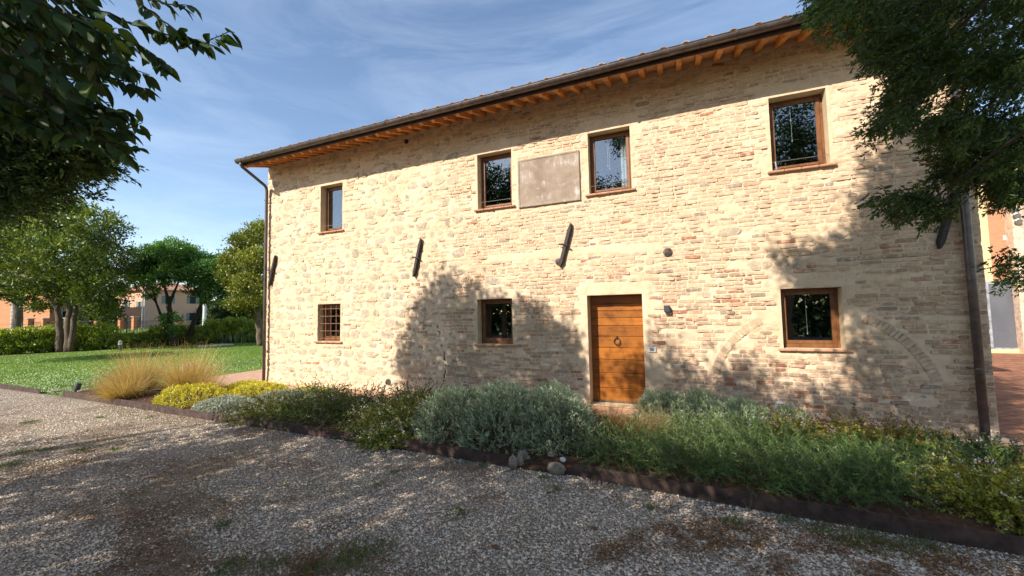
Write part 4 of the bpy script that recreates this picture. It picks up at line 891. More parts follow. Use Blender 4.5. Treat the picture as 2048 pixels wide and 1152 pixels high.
for px, py, s, lb in ((990, 1097, 0.06, 'large curled brown leaf lying on open gravel'), (1098, 987, 0.045, 'dark brown dry leaf lying near the boulder'), (1188, 1058, 0.05, 'orange brown dry leaf near the bare earth'), (570, 972, 0.07, 'pale green fallen leaf on the gravel')):
    c = gnd(px, py); u = np.linspace(0, 1, 6); wdt = np.sin(np.pi*np.clip(u*0.95+0.03, 0, 1))*0.33*s; a = rng.random()*1.2-0.6; dx, dy = math.cos(a), math.sin(a)
    L = np.stack([c[0]+dx*(u-.5)*s*1.6, c[1]+dy*(u-.5)*s*1.6, 0.006+0.25*s*np.sin(np.pi*u)*0.5], -1); o3 = np.array([-dy, dx, 0.25])
    V = np.concatenate([L-o3*wdt[:, None], L, L+o3*wdt[:, None]]); q = np.arange(5); Fq = np.concatenate([np.stack([q, q+1, 6+q+1, 6+q], -1), np.stack([6+q, 6+q+1, 12+q+1, 12+q], -1)])
    single('fallen_leaf', MB().add(V, Fq, (0.16, 0.17, 0.05) if 'green' in lb else (0.17, 0.075, 0.04)), M['straw'], lb, 'leaf')

# ------------------------------------------------------------------ courtyard pavers
pm = MB().bbox((-0.135, -0.065, -0.001), (0.135, 0.065, 0.010), 0.004).mesh('paver'); pms = []
for q in range(5):
    g = 0.38+0.05*q; me = MB().bbox((-0.135, -0.065, -0.002), (0.135, 0.065, 0.008), 0.004, (g, g*(0.96+0.02*(q % 3)), g*0.95)).mesh('paver'); me.materials.append(M['paver']); pms.append(me)
cand = []
ca, sa = math.cos(math.radians(38)), math.sin(math.radians(38))
for i in range(-60, 140):
    for j in range(-120, 120):
        u = (i+0.5*(j % 2))*0.282; v = j*0.142; x = 4.0+u*ca-v*sa; y = 0.0+u*sa+v*ca
        if not (3.55 < x < 14 and -1.2 < y < 12.2) or (x < 4.12 and y > -0.35 - 0.0): continue
        px, py, dz = proj(np.array([x, y, 0.0])); 
        if px[0] < 1890 or px[0] > 2120 or dz[0] < 1: continue
        cand.append((float(dz[0]), x, y))
cand.sort()
for r, (dz, x, y) in enumerate(cand[:300]):
    o = bpy.data.objects.new('paver', pms[rng.integers(5)]); o.parent = court; o.location = (x, y, 0.0); o.rotation_euler = (0, 0, math.radians(38)); col.objects.link(o)
rest = MB()
for dz, x, y in cand[300:]:
    g = 0.36+0.24*rng.random(); h = np.array([(-0.135, -0.065), (0.135, -0.065), (0.135, 0.065), (-0.135, 0.065)]); V = [(x+a*ca-b*sa, y+a*sa+b*ca, zz) for zz in (-0.002, 0.008) for a, b in h]
    rest.add(V, np.array([(4, 5, 6, 7), (0, 1, 5, 4), (1, 2, 6, 5), (2, 3, 7, 6), (3, 0, 4, 7)]), (g, g*0.97, g*0.94))
if rest.n: part('far_pavers', rest, M['paver'], court, stuff=True)
# front strip of the terracotta path: single slabs
for q in range(44):
    x0 = -10.45+q*0.315
    if x0 > 3.1: break
    part('slab', MB().bbox((x0+0.004, -0.585, -0.004), (x0+0.311, -0.30, 0.006), 0.003), M['pave'], paving)

# ------------------------------------------------------------------ trees
def lobe_leaves(mb, lobes, n, L, W, tone, up=0.3, lo=0.45, flat=0.85, rough=0.5, clump=26, cr=0.16):
    """leaves gathered in small clumps that sit in the outer part of each lobe"""
    vol = np.array([r**2.2 for _, r in lobes]); cnt = np.maximum(1, (n/clump*vol/vol.sum()).astype(int))
    for (c, r), m in zip(lobes, cnt):
        d = rdir(m); rr = r*(lo+(1-lo)*rng.random(m)**0.7)*(0.75+0.5*fbm(d[:, 0]*2+c[0]+30, d[:, 2]*2+c[2]+d[:, 1]+30, 3))
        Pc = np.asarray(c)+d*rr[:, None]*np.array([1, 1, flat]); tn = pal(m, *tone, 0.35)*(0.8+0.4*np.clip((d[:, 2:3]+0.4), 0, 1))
        P = np.repeat(Pc, clump, 0)+cr*r**0.5*rng.normal(size=(m*clump, 3))*np.array([1, 1, 0.7])
        D = np.repeat(d, clump, 0)*0.5+np.array([0, 0, up])+rough*1.6*rdir(m*clump)
        leaves(mb, P, D, L*(0.7+0.6*rng.random(m*clump)), W*(0.7+0.6*rng.random(m*clump)), np.repeat(tn, clump, 0)*(0.75+0.5*rng.random((m*clump, 1))))
    return mb
def limb(mb, pts, r0, r1, n=8, rough=0.25, sub=4):
    pts = np.asarray(pts, float); t = np.linspace(0, len(pts)-1, (len(pts)-1)*sub+1); i = np.minimum(t.astype(int), len(pts)-2); f = (t-i)[:, None]
    P = pts[i]*(1-f)+pts[i+1]*f; L = np.linalg.norm(pts[-1]-pts[0]); P[1:-1] += 0.005*L*rng.normal(size=(len(P)-2, 3))
    mb.tube(P, np.linspace(r0, r1, len(P)), n, rough=rough); return mb
def tree_px(name, label, cat, D, base, trunks, lobes, n, L, W, tone, mat='leaf', bark='bark', up=0.3, group=None, r0=0.2, depth_var=0.5, **kw):
    """trunk and crown laid out at one distance D; base and lobes given in photograph pixels"""
    g = gnd(*base) if D is None else None
    if D is None: D = float((g-CAM)@FWD)
    else: g = dep(base[0], base[1], D); g[2] = 0.0
    t = thing(name, label, cat, (g[0], g[1], 0.0), group); mb = MB()
    for tr in trunks:
        pts = [dep(x, y, D) for x, y in tr['p']]
        if tr.get('ground', True): pts[0] = np.array([pts[0][0], pts[0][1], -0.05])
        limb(mb, pts, tr['r'][0], tr['r'][1], 9)
    part('trunk', mb, M[bark], t, smooth=True)
    lb = []
    for x, y, r in lobes:
        R = r*D/F; lb.append((dep(x, y, D+depth_var*R*4*(rng.random()-.5)), R))
        if r > 24: lb.append((dep(x+r*0.3*(rng.random()-.5), y+r*0.3*(rng.random()-.5), D+R*1.1*rng.choice([-1, 1])), R*0.8))
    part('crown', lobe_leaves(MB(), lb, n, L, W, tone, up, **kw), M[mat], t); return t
GL = 'trees on the lawn'
tree_px('evergreen_tree', 'broad dark evergreen with a thick fluted three stem trunk on the lawn', 'tree', None, (130, 703),
        [dict(p=[(122, 703), (120, 665), (114, 610), (110, 540)], r=(0.21, 0.09)), dict(p=[(137, 703), (136, 660), (140, 600), (160, 520)], r=(0.21, 0.08)), dict(p=[(140, 703), (148, 655), (152, 600), (200, 520)], r=(0.18, 0.06)),
         dict(p=[(116, 620), (80, 570), (50, 520)], r=(0.12, 0.04), ground=False), dict(p=[(145, 610), (190, 570), (225, 540)], r=(0.10, 0.03), ground=False)],
        [(50, 470, 58), (128, 438, 44), (185, 452, 50), (215, 520, 48), (130, 510, 74), (45, 545, 55), (195, 580, 50), (85, 590, 42), (235, 560, 28), (10, 500, 45), (135, 575, 40), (215, 620, 26), (20, 580, 30), (92, 425, 30), (150, 410, 22)],
        50000, 0.18, 0.082, ((0.038, 0.075, 0.010), (0.19, 0.225, 0.028)), 'conifer', up=0.5, group=GL, r0=0.4)
tree_px('young_tree', 'light green round headed tree with forked slender trunk before the pink house', 'tree', None, (348, 692),
        [dict(p=[(349, 692), (345, 665), (341, 640), (338, 605)], r=(0.24, 0.14)), dict(p=[(341, 667), (325, 640), (312, 605), (300, 555)], r=(0.10, 0.05), ground=False), dict(p=[(338, 608), (328, 570), (322, 530)], r=(0.10, 0.03), ground=False), dict(p=[(338, 608), (352, 575), (370, 530)], r=(0.10, 0.03), ground=False), dict(p=[(312, 605), (290, 580), (275, 560)], r=(0.05, 0.02), ground=False)],
        [(322, 514, 30), (370, 515, 30), (292, 540, 27), (345, 545, 28), (272, 562, 20), (345, 500, 24), (385, 545, 22), (344, 642, 18), (348, 660, 11), (300, 585, 12), (315, 560, 20), (292, 510, 20)],
        30000, 0.15, 0.07, ((0.06, 0.15, 0.018), (0.15, 0.28, 0.035)), 'leaf', 'bark_dark', group=GL)
tree_px('young_tree', 'light green tree with a slim trunk leaning towards the house', 'tree', None, (371, 689),
        [dict(p=[(371, 689), (382, 660), (396, 625), (403, 600), (415, 570)], r=(0.17, 0.07)), dict(p=[(403, 602), (390, 575), (385, 550)], r=(0.06, 0.02), ground=False), dict(p=[(406, 592), (430, 565), (455, 545)], r=(0.06, 0.02), ground=False)],
        [(420, 545, 30), (458, 550, 26), (395, 575, 20), (440, 582, 22), (480, 568, 16), (405, 525, 22), (440, 528, 20), (415, 600, 12)],
        24000, 0.15, 0.07, ((0.045, 0.13, 0.02), (0.12, 0.24, 0.035)), 'leaf', 'bark_dark', group=GL)
tree_px('evergreen_tree', 'yellowish evergreen rising beside the house corner', 'tree', None, (523, 691),
        [dict(p=[(523, 691), (518, 650), (512, 600), (505, 520)], r=(0.26, 0.06)), dict(p=[(514, 620), (480, 580), (462, 550)], r=(0.08, 0.02), ground=False)],
        [(492, 482, 28), (522, 468, 26), (468, 518, 28), (508, 525, 34), (455, 552, 22), (498, 575, 34), (530, 590, 30), (478, 602, 26), (545, 520, 30), (520, 630, 18), (548, 470, 24)],
        34000, 0.16, 0.075, ((0.08, 0.12, 0.014), (0.27, 0.27, 0.032)), 'conifer', up=0.5, group=GL)
tree_px('pine_tree', 'tall pine trunk in front of the brick building', 'tree', 29.0, (36, 690),
        [dict(p=[(37, 690), (36, 640), (33, 580), (32, 520), (30, 430)], r=(0.30, 0.18)), dict(p=[(33, 540), (12, 560), (0, 565)], r=(0.06, 0.02), ground=False)],
        [(20, 425, 44), (62, 470, 38), (5, 480, 42), (40, 395, 34), (5, 540, 26), (70, 520, 22), (-40, 450, 50), (-30, 380, 50)],
        26000, 0.22, 0.05, ((0.022, 0.045, 0.010), (0.06, 0.085, 0.018)), 'conifer', 'bark', up=0.2)
BT = 'trees beyond the meadow'; dk = ((0.022, 0.042, 0.014), (0.065, 0.09, 0.025))
for D, base, lobes, lb in ((62, (455, 655), [(445, 622, 24), (428, 645, 18), (462, 640, 22)], 'dark bushy tree at the far end of the meadow beside the lamp post'), (66, (505, 655), [(490, 628, 26), (515, 640, 24), (535, 615, 26)], 'dark tree at the far end of the meadow nearest the house corner'),
                           (58, (205, 660), [(205, 615, 26), (190, 640, 22), (222, 640, 14), (195, 590, 20)], 'dark evergreen tree left of the pink house'), (80, (400, 655), [(395, 630, 18), (415, 640, 16)], 'dark tree right of the pink house')):
    tree_px('dark_tree', lb, 'tree', D, base, [dict(p=[(base[0], base[1]), (base[0], base[1]-25)], r=(0.3, 0.15))], lobes, 9000, 0.45, 0.24, dk, 'leaf', 'bark_dark', group=BT)
# the hedge of separate laurels along the lawn
hp = np.array([(-30, 714), (0, 712), (60, 709), (130, 704), (200, 702), (260, 699), (330, 694), (400, 690), (450, 687), (530, 684)], float)
LB = ['dense laurel bush in the row behind the lawn', 'loose laurel bush in the gap of the hedge row', 'tall laurel bush in the hedge row by the corner evergreen']
for q, x in enumerate(np.arange(-22, 545, 21.0)):
    if abs(x-131) < 14: continue
    y = np.interp(x, hp[:, 0], hp[:, 1])-3; g = gnd(x, y); D = float((g-CAM)@FWD); kind = 0 if x < 215 else (1 if x < 400 else 2)
    top = (38 if kind == 0 else 22 if kind == 1 else 33)+14*rng.random(); h = top*D/F; r = 0.36+0.14*rng.random()
    t = thing('laurel_bush', LB[kind], 'hedge bush', (g[0], g[1], 0.0), 'laurel bushes of the hedge, '+('dense', 'loose', 'tall')[kind]); mb = MB()
    lobe_leaves(mb, [((g[0], g[1], h*0.30), r*1.1), ((g[0]+0.1*rng.normal(), g[1]+0.1*rng.normal(), h*0.62), r*0.9), ((g[0]+0.15*rng.normal(), g[1]+0.15*rng.normal(), h*0.88), r*0.5)], 2200, 0.125, 0.07, ((0.14, 0.22, 0.024), (0.50, 0.56, 0.07)) if kind != 1 else ((0.12, 0.18, 0.028), (0.40, 0.43, 0.07)), 0.8, cr=0.12)
    P = g+np.stack([0.18*rng.normal(size=40), 0.18*rng.normal(size=40), np.full(40, h*0.6)], -1); Cv = curve(P, np.array([0, 0, 1.0])+0.25*rng.normal(size=(40, 3)), h*0.55, 0.1, 4); Q, T, u = along(Cv, 14); leaves(mb, Q, T*0.4+np.array([0, 0, 0.4])+0.7*rdir(len(Q)), 0.11, 0.055, pal(len(Q), (0.16, 0.23, 0.02), (0.42, 0.46, 0.055)))
    part('foliage', mb, M['leaf'], t); st = MB()
    for s in range(4): limb(st, [g+np.array([0.1*rng.normal(), 0.1*rng.normal(), 0.0]), g+np.array([0.2*rng.normal(), 0.2*rng.normal(), h*0.7])], 0.025, 0.01, 5)
    part('stems', st, M['bark_dark'], t)
# wire fence behind the hedge
fc = [gnd(x, np.interp(x, hp[:, 0], hp[:, 1])-6) for x in (-20, 42, 155, 252, 339, 412, 520)]
t = thing('wire_fence', 'thin green post and wire fence behind the hedge', 'fence', (fc[3][0], fc[3][1], 0)); gm = simple('green_paint', (0.03, 0.10, 0.055), 0.5)
for p in fc: part('post', MB().tube([(p[0], p[1], -0.05), (p[0], p[1], 1.75)], 0.032, 8), gm, t)
for zz in (0.9, 1.3, 1.68):
    for a, b in zip(fc[:-1], fc[1:]): part('wire', MB().tube([(a[0], a[1], zz), (b[0], b[1], zz)], 0.006, 4), gm, t)
# lawn furniture
p = gnd(240, 700); t = thing('bollard_lamp', 'short black bollard lamp with white head on the lawn by the hedge', 'lamp', (p[0], p[1], 0))
part('post', MB().lathe([(0.11, 0), (0.11, 0.03), (0.085, 0.035), (0.085, 0.30), (0.09, 0.31)], 14, p), M['lamp'], t); part('head', MB().lathe([(0.085, 0.31), (0.095, 0.33), (0.095, 0.52), (0.07, 0.56), (0.01, 0.575)], 14, p), M['white'], t)
p0, p1 = gnd(405, 694), gnd(452, 691)
single('stone_slab', MB().bbox((p0[0]-0.5, p0[1], -0.02), (p1[0], p1[1]+0.5, 0.07), 0.02), simple('pale_slab', (0.5, 0.42, 0.33), 0.9), 'flat pale stone slab on the lawn edge by the hedge', 'slab')
# grass blades
def in_lawn(x, y): return in_poly(x, y, [(-33.6, -2.88), (-14.4, -2.88), (-13.75, -1.1), (-13.75, 12), (-27, 13), (-31.6, 8.0), (-33.8, 1.0)])
x = -34+20.5*rng.random(260000); y = -2.88+15*rng.random(260000); ok = in_lawn(x, y); P = np.stack([x, y, np.full(len(x), -0.012)], -1)[ok]; px, py, dz = proj(P); P = P[(px > -60) & (px < 545)]
P = P[rng.random(len(P)) < np.clip(1.5-(np.linalg.norm(P-CAM, axis=1)-13)/8, 0.12, 1)][:85000]; m = len(P)
V = np.stack([P+np.array([-0.008, 0, 0])*(0.6+rng.random((m, 1))), P+np.array([0.006, 0.008, 0])*(0.6+rng.random((m, 1))), P+np.stack([0.03*rng.normal(size=m), 0.03*rng.normal(size=m), 0.022+0.022*rng.random(m)], -1)], 1).reshape(-1, 3)
tn = pal(m, (0.12, 0.20, 0.016), (0.19, 0.30, 0.032), 0.25)*(0.7+0.6*fbm(P[:, 0]*0.5+40, P[:, 1]*0.5+40, 3))[:, None]
o = single('lawn_grass', MB().add(V, np.arange(3*m).reshape(-1, 3), np.repeat(tn, 3, 0)), M['leaf'], kind='stuff'); o['label'] = 'short bright green mown grass of the lawn'; o['category'] = 'grass'
m = 18000; d = 29+35*rng.random(m)**1.5; xx = -40+620*rng.random(m); P = np.array([CAM+ray(a, 640)*b for a, b in zip(xx, d)]); P[:, 2] = -0.02
mb = leaves(MB(), P, np.array([0, 0, 1.0])+0.35*rdir(m), 0.35+0.45*rng.random(m), 0.13, pal(m, (0.11, 0.16, 0.03), (0.23, 0.26, 0.07), 0.4))
o = single('meadow_grass', mb, M['leaf'], kind='stuff'); o['label'] = 'long green meadow grass beyond the hedge'; o['category'] = 'grass'

# ------------------------------------------------------------------ far buildings
def flat(p): return np.array([p[0], p[1], 0.0])
pink = simple('pink_render', (0.62, 0.37, 0.24), 0.9, 0, 0.06, 0.6); shut = simple('grey_green_shutter', (0.17, 0.23, 0.19), 0.7); rt = simple('far_roof', (0.42, 0.21, 0.13), 0.9, 0, 0.2, 2)
C = flat(dep(288, 655, 70)); hx0, hx1, hy0, hy1, hh_ = C[0]-12.5, C[0], C[1], C[1]+10.7, 7.0
t = thing('pink_house', 'pink rendered house with grey green shutters beyond the meadow', 'house', ((hx0+hx1)/2, hy0, 0))
part('wall', MB().box((hx0, hy0, -0.1), (hx1, hy1, hh_)), pink, t)
e = 0.6; cxm, cym = (hx0+hx1)/2, (hy0+hy1)/2
rf = part('roof', MB().add([(hx0-e, hy0-e, hh_-0.05), (hx1+e, hy0-e, hh_-0.05), (hx1+e, hy1+e, hh_-0.05), (hx0-e, hy1+e, hh_-0.05), (hx0-e, hy0-e, hh_+0.12), (hx1+e, hy0-e, hh_+0.12), (hx1+e, hy1+e, hh_+0.12), (hx0-e, hy1+e, hh_+0.12), (cxm-1.5, cym, hh_+2.0), (cxm+1.5, cym, hh_+2.0)],
     [(3, 2, 1, 0), (0, 1, 5, 4), (1, 2, 6, 5), (2, 3, 7, 6), (3, 0, 4, 7), (4, 5, 9, 8), (5, 6, 9), (6, 7, 8, 9), (7, 4, 8)]), rt, t)
part('chimney', MB().box((cxm-3, cym-0.6, hh_+1.2), (cxm-2.3, cym+0.1, hh_+2.7)), pink, rf)
def far_window(px, py, w, h, plane, parent, sh=True):
    P = wal(px, py, plane); a, b, c, d = P[0]-w/2, P[0]+w/2, P[2]-h/2, P[2]+h/2
    wd = part('window', MB().box((a, plane-0.02, c), (b, plane+0.1, d)), M['dark'], parent); part('frame', ring(MB(), a-0.05, b+0.05, c-0.05, d+0.05, plane-0.06, plane-0.01, 0.09, 0.01), M['white'], wd); part('sill', MB().box((a-0.1, plane-0.12, c-0.12), (b+0.1, plane-0.002, c-0.055)), M['white'], wd)
    if sh:
        for s in (a-w*0.52, b+0.06): part('shutter', MB().bbox((s, plane-0.10, c-0.02), (s+w*0.46, plane-0.045, d+0.02), 0.01), shut, wd)
far_window(253, 608, 1.1, 1.4, hy0, t); far_window(279.5, 609, 0.9, 1.1, hy0, t)
for px, py in ((252, 641), (278, 641)):
    P = wal(px, py, hy0); part('shuttered_window', MB().bbox((P[0]-0.55, hy0-0.05, P[2]-0.9), (P[0]-0.01, hy0+0.02, P[2]+0.9), 0.02).bbox((P[0]+0.01, hy0-0.05, P[2]-0.9), (P[0]+0.55, hy0+0.02, P[2]+0.9), 0.02), shut, t)
for yy in (3.0, 7.0):
    for zz in (1.4, 4.6):
        wd = part('window', MB().box((hx1-0.1, hy0+yy, zz), (hx1+0.02, hy0+yy+1.0, zz+1.4)), M['dark'], t); part('shutter', MB().box((hx1+0.022, hy0+yy-0.5, zz), (hx1+0.07, hy0+yy-0.02, zz+1.4)), shut, wd); part('shutter', MB().box((hx1+0.022, hy0+yy+1.02, zz), (hx1+0.07, hy0+yy+1.5, zz+1.4)), shut, wd)
part('downpipe', MB().tube([(hx1+0.06, hy0-0.06, 0), (hx1+0.06, hy0-0.06, hh_-0.1)], 0.07, 8), M['white'], t)
bb = simple('far_brick', (0.44, 0.19, 0.085), 0.9, 0, 0.18, 1.2, stretch=(0.5, 0.5, 6), bs=0.2, bscale=4, bd=0.05); conc = simple('concrete', (0.36, 0.33, 0.29), 0.9)
PB = flat(dep(98, 655, 57)); bx1, by0 = PB[0], PB[1]
t = thing('brick_building', 'orange brick building with a tall glass block strip behind the pine', 'building', (bx1-9, by0, 0))
part('wall', MB().box((bx1-19, by0, -0.1), (bx1, by0+4.6, 9.5)), bb, t)
part('roof', MB().box((bx1-19.4, by0-0.5, 9.5), (bx1+0.4, by0+5.0, 9.8)), conc, t)
A, B = wal(22, 640, by0), wal(45, 640, by0); gz = simple('glass_block', (0.10, 0.14, 0.18), 0.25)
for q in range(9):
    for s in range(3): part('glass_block', MB().bbox((A[0]+(B[0]-A[0])*s/3+0.05, by0-0.06, 0.6+q*0.62), (A[0]+(B[0]-A[0])*(s+1)/3-0.05, by0+0.05, 1.14+q*0.62), 0.02), gz, t)
part('strip_frame', MB().box((A[0]-0.1, by0-0.03, 0.45), (B[0]+0.1, by0+0.02, 6.4)), M['white'], t)
ex = bx1; lw = part('loggia_shade', MB().box((ex+0.004, by0+0.9, 0.0), (ex+0.05, by0+4.3, 3.2)), simple('recess_shade', (0.045, 0.04, 0.038), 0.9), t)  # flat dark panel paints the shade of the recess behind the pillars
part('beam', MB().box((ex+0.004, by0+0.7, 3.2), (ex+0.5, by0+4.5, 3.6)), conc, t)
for q in range(2): part('pillar', MB().box((ex+0.052, by0+0.9+q*1.9, 0), (ex+0.45, by0+1.15+q*1.9, 3.2)), conc, t)
for q in range(2): part('garage_door', MB().box((ex+0.052, by0+1.3+q*1.8, 0), (ex+0.09, by0+2.6+q*1.8, 2.3)), simple('blue_grey_door', (0.05, 0.065, 0.10), 0.5), lw)
# street fence with brick piers beyond the meadow
t = thing('street_fence', 'dark iron railing with brick piers along the far street', 'fence', (*flat(dep(180, 655, 52))[:2], 0)); pts = [flat(dep(x, 655, 52)) for x in (60, 90, 135, 195, 243, 270, 330)]
for p in pts:
    pr = part('pier', MB().box((p[0]-0.28, p[1]-0.28, -0.1), (p[0]+0.28, p[1]+0.28, 2.1)), bb, t); part('cap', MB().bbox((p[0]-0.36, p[1]-0.36, 2.1), (p[0]+0.36, p[1]+0.36, 2.22), 0.03), conc, pr)
for a, b in zip(pts[:-1], pts[1:]):
    part('rail', MB().tube([a+[0, 0, 1.7], b+[0, 0, 1.7]], 0.03, 5), M['iron'], t); part('plinth', MB().tube([a+[0, 0, 0.15], b+[0, 0, 0.15]], 0.2, 4), conc, t); n = int(np.linalg.norm(b-a)/0.16); mb = MB()
    for q in range(1, n): c = a+(b-a)*q/n; mb.tube([c+[0, 0, 0.2], c+[0, 0, 1.75]], 0.016, 4, cap=False)
    part('railings', mb, M['iron'], t, stuff=True)
p = flat(dep(284, 655, 60)); single('utility_pole', MB().tube([(p[0], p[1], -0.1), (p[0], p[1], 6.5)], [0.12, 0.08], 8), conc, 'grey pole standing before the pink house corner', 'pole')
p = flat(dep(408.5, 655, 58)); single('white_post', MB().lathe([(0.28, 0), (0.26, 0.1), (0.22, 3.6), (0.25, 3.7), (0.05, 3.9)], 10, p), M['white'], 'pale post among the dark trees beyond the meadow', 'post')
p = flat(dep(361, 655, 48)); t = thing('garden_urn', 'terracotta urn standing on the meadow', 'urn', p); part('bowl', MB().lathe([(0.25, 0.4), (0.38, 0.55), (0.48, 0.95), (0.60, 1.25), (0.62, 1.42), (0.5, 1.42)], 12, p), M['sill'], t); part('foot', MB().lathe([(0.34, -0.05), (0.34, 0.12), (0.2, 0.2), (0.24, 0.42)], 12, p), M['sill'], t)

# ------------------------------------------------------------------ building across the courtyard
yl = simple('yellow_render', (0.70, 0.52, 0.26), 0.9, 0, 0.05, 1); bg2 = simple('beige_render', (0.47, 0.34, 0.25), 0.9, 0, 0.06, 1); fb = simple('fine_brick', (0.46, 0.22, 0.115), 0.9, 0, 0.2, 3, stretch=(2, 2, 26), bs=0.4, bscale=2, bd=0.02)
t = thing('annex_building', 'yellow and brick annex with glazed doors across the courtyard', 'building', (13, 12.6, 0)); Yb = 12.55
part('yellow_wall', MB().box((4.6, Yb, 2.60), (10.62, Yb+6, 7.0)), yl, t); part('brick_panel', MB().box((10.62, Yb+0.01, 2.6), (11.06, Yb+6, 7.0)), fb, t)
part('column', MB().box((11.06, Yb-0.35, 0.0), (11.32, Yb+6, 7.0)), simple('pale_column', (0.62, 0.45, 0.32), 0.9), t); part('recessed_wall', MB().box((11.32, Yb+0.5, 2.6), (20, Yb+6, 7.0)), bg2, t)
rf = part('roof', MB().box((4.4, Yb-0.55, 7.0), (20.2, Yb+6.4, 7.25)), M['sill'], t); part('eave', MB().box((4.4, Yb-0.6, 6.93), (20.2, Yb-0.56, 7.1)), M['copper'], rf)
part('base_kerb', MB().bbox((4.6, Yb-0.12, -0.02), (20, Yb+0.1, 0.13), 0.02), yl, t); part('back_wall', MB().box((4.6, Yb+2.5, 0.0), (20, Yb+2.6, 2.6)), simple('inner_wall', (0.16, 0.15, 0.17), 0.9), t)
gf = simple('zinc_frame', (0.34, 0.35, 0.36), 0.5, 0.3); gp_ = simple('grey_blue_glass', (0.11, 0.115, 0.13), 0.12, 0, 0.12, 1.2, spec=0.8)  # opaque grey-blue panes: the tone of the glass reflections is in the colour
gd = part('glazed_front', MB().box((9.2, Yb-0.09, 2.50), (15, Yb-0.02, 2.60)).box((9.2, Yb-0.09, 0.131), (15, Yb-0.02, 0.19)), gf, t)
for x in (9.2, 10.20, 10.335, 11.9, 13.4): part('mullion', MB().bbox((x, Yb-0.10, 0.19), (x+0.105, Yb-0.02, 2.5), 0.01), gf, gd)
for a, b in ((9.305, 10.20), (10.44, 11.9), (12.005, 13.4)): part('glass_panel', MB().box((a, Yb-0.06, 0.19), (b, Yb-0.05, 2.5)), gp_, gd)
part('door_handle', MB().tube([(10.17, Yb-0.16, 1.15), (10.30, Yb-0.16, 1.15), (10.30, Yb-0.09, 1.15)], 0.016, 6), M['iron'], gd)
wl_ = thing('wall_spotlights', 'cluster of three round spotlights on the annex column', 'spotlight', (11.19, Yb-0.42, 4.7))
for q, (dx, z) in enumerate(((-0.03, 5.12), (0.0, 4.92), (0.03, 4.70))): part('spot', MB().lathe([(0.03, 0), (0.085, 0.03), (0.10, 0.12), (0.08, 0.13)], 12, (11.17+dx, Yb-0.34, z), (-0.3, -1, -0.25)), M['steel'], wl_)
single('wall_notice', MB().box((10.98, Yb-0.02, 4.08), (11.055, Yb+0.005, 4.26)), M['white'], 'small white plate on the annex brick panel', 'plate')

# ------------------------------------------------------------------ the conifer over the camera, seen at the upper right
def sprays(mb, P, ax, tone, k=22, L=0.13, leaf=(0.038, 0.0122), spread=0.75):
    n = len(P); ax = unit(ax); sd = unit(np.cross(ax, rdir(n))); u = rng.random((n, k, 1)); sg = rng.choice([-1.0, 1.0], (n, k, 1))
    Q = P[:, None]+ax[:, None]*u*L+sd[:, None]*sg*(1-u)*L*0.12*rng.random((n, k, 1)); Dd = ax[:, None]+sd[:, None]*sg*spread+0.35*rng.normal(size=(n, k, 3))
    leaves(mb, Q.reshape(-1, 3), Dd.reshape(-1, 3), leaf[0]*(0.7+0.7*rng.random(n*k)), leaf[1], np.repeat(tone, k, 0)*(0.7+0.6*u.reshape(-1, 1))); return mb
def poly_pts(n, poly):
    poly = np.array(poly, float); lo, hi = poly.min(0), poly.max(0); out = []
    while sum(map(len, out)) < n:
        q = lo+(hi-lo)*rng.random((n*3, 2)); out.append(q[in_poly(q[:, 0], q[:, 1], poly)])
    return np.concatenate(out)[:n]
CT = ((0.018, 0.040, 0.008), (0.075, 0.125, 0.020))
t2 = thing('cypress_tree', 'large dark cypress whose branches hang over the right end of the facade', 'tree', (3.3, -8.6, 0))
tk = MB(); limb(tk, [(3.3, -8.6, -0.1), (3.25, -8.5, 2.0), (3.1, -8.4, 5.0), (2.9, -8.3, 9.0), (2.8, -8.3, 12.0)], 0.42, 0.06, 12); part('trunk', tk, M['bark'], t2, smooth=True)
VIS = [(1625, -60), (1640, 5), (1655, 40), (1690, 62), (1730, 70), (1735, 100), (1775, 105), (1800, 120), (1800, 150), (1768, 178), (1775, 205), (1762, 232), (1748, 248), (1765, 262), (1812, 240), (1850, 232), (1885, 262), (1915, 290), (1945, 320), (1985, 345), (2010, 340), (2060, 380), (2110, 400), (2110, -60)]
cl = []
for x, y in poly_pts(540, VIS):
    if fbm(np.array([x/48.]), np.array([y/40.]), 2, 2)[0] > (0.56 if x > 1880 else 0.62): continue
    d = 3.0+1.5*rng.random(); cl.append((dep(x, y, d), 0.065, x, y))
for pol, m in (([(1776, 402), (1812, 372), (1860, 385), (1935, 390), (1880, 424), (1840, 445), (1822, 420)], 20), ([(1905, 340), (1960, 320), (1965, 360), (1920, 372)], 8), ([(2008, 520), (2050, 505), (2080, 560), (2035, 560)], 8), ([(1970, 330), (2060, 320), (2060, 395), (2010, 380)], 26), ([(1895, 290), (1935, 300), (1940, 335), (1905, 330)], 10)):
    for x, y in poly_pts(m, pol): cl.append((dep(x, y, 3.3+0.35*rng.random()), 0.075, x, y))
mb = MB()
for P, s, x, y in cl:
    m = 15 if s < 0.07 else 12; edge = unit(np.array(P)-np.array([3.2, -7.5, 4.6])); Q = P+s*rng.normal(size=(m, 3))*np.array([1, 1, 0.8])
    lit = 1.0+0.9*max(0.0, 1-(abs(x-1640)+abs(y-30))/130)  # painted sunlight: sprays near the upper left tip get a brighter tone
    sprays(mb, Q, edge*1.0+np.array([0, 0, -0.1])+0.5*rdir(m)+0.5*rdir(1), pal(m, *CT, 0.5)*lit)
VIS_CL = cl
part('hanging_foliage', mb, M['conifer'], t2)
br = MB(); hub = np.array([3.15, -8.0, 4.6])
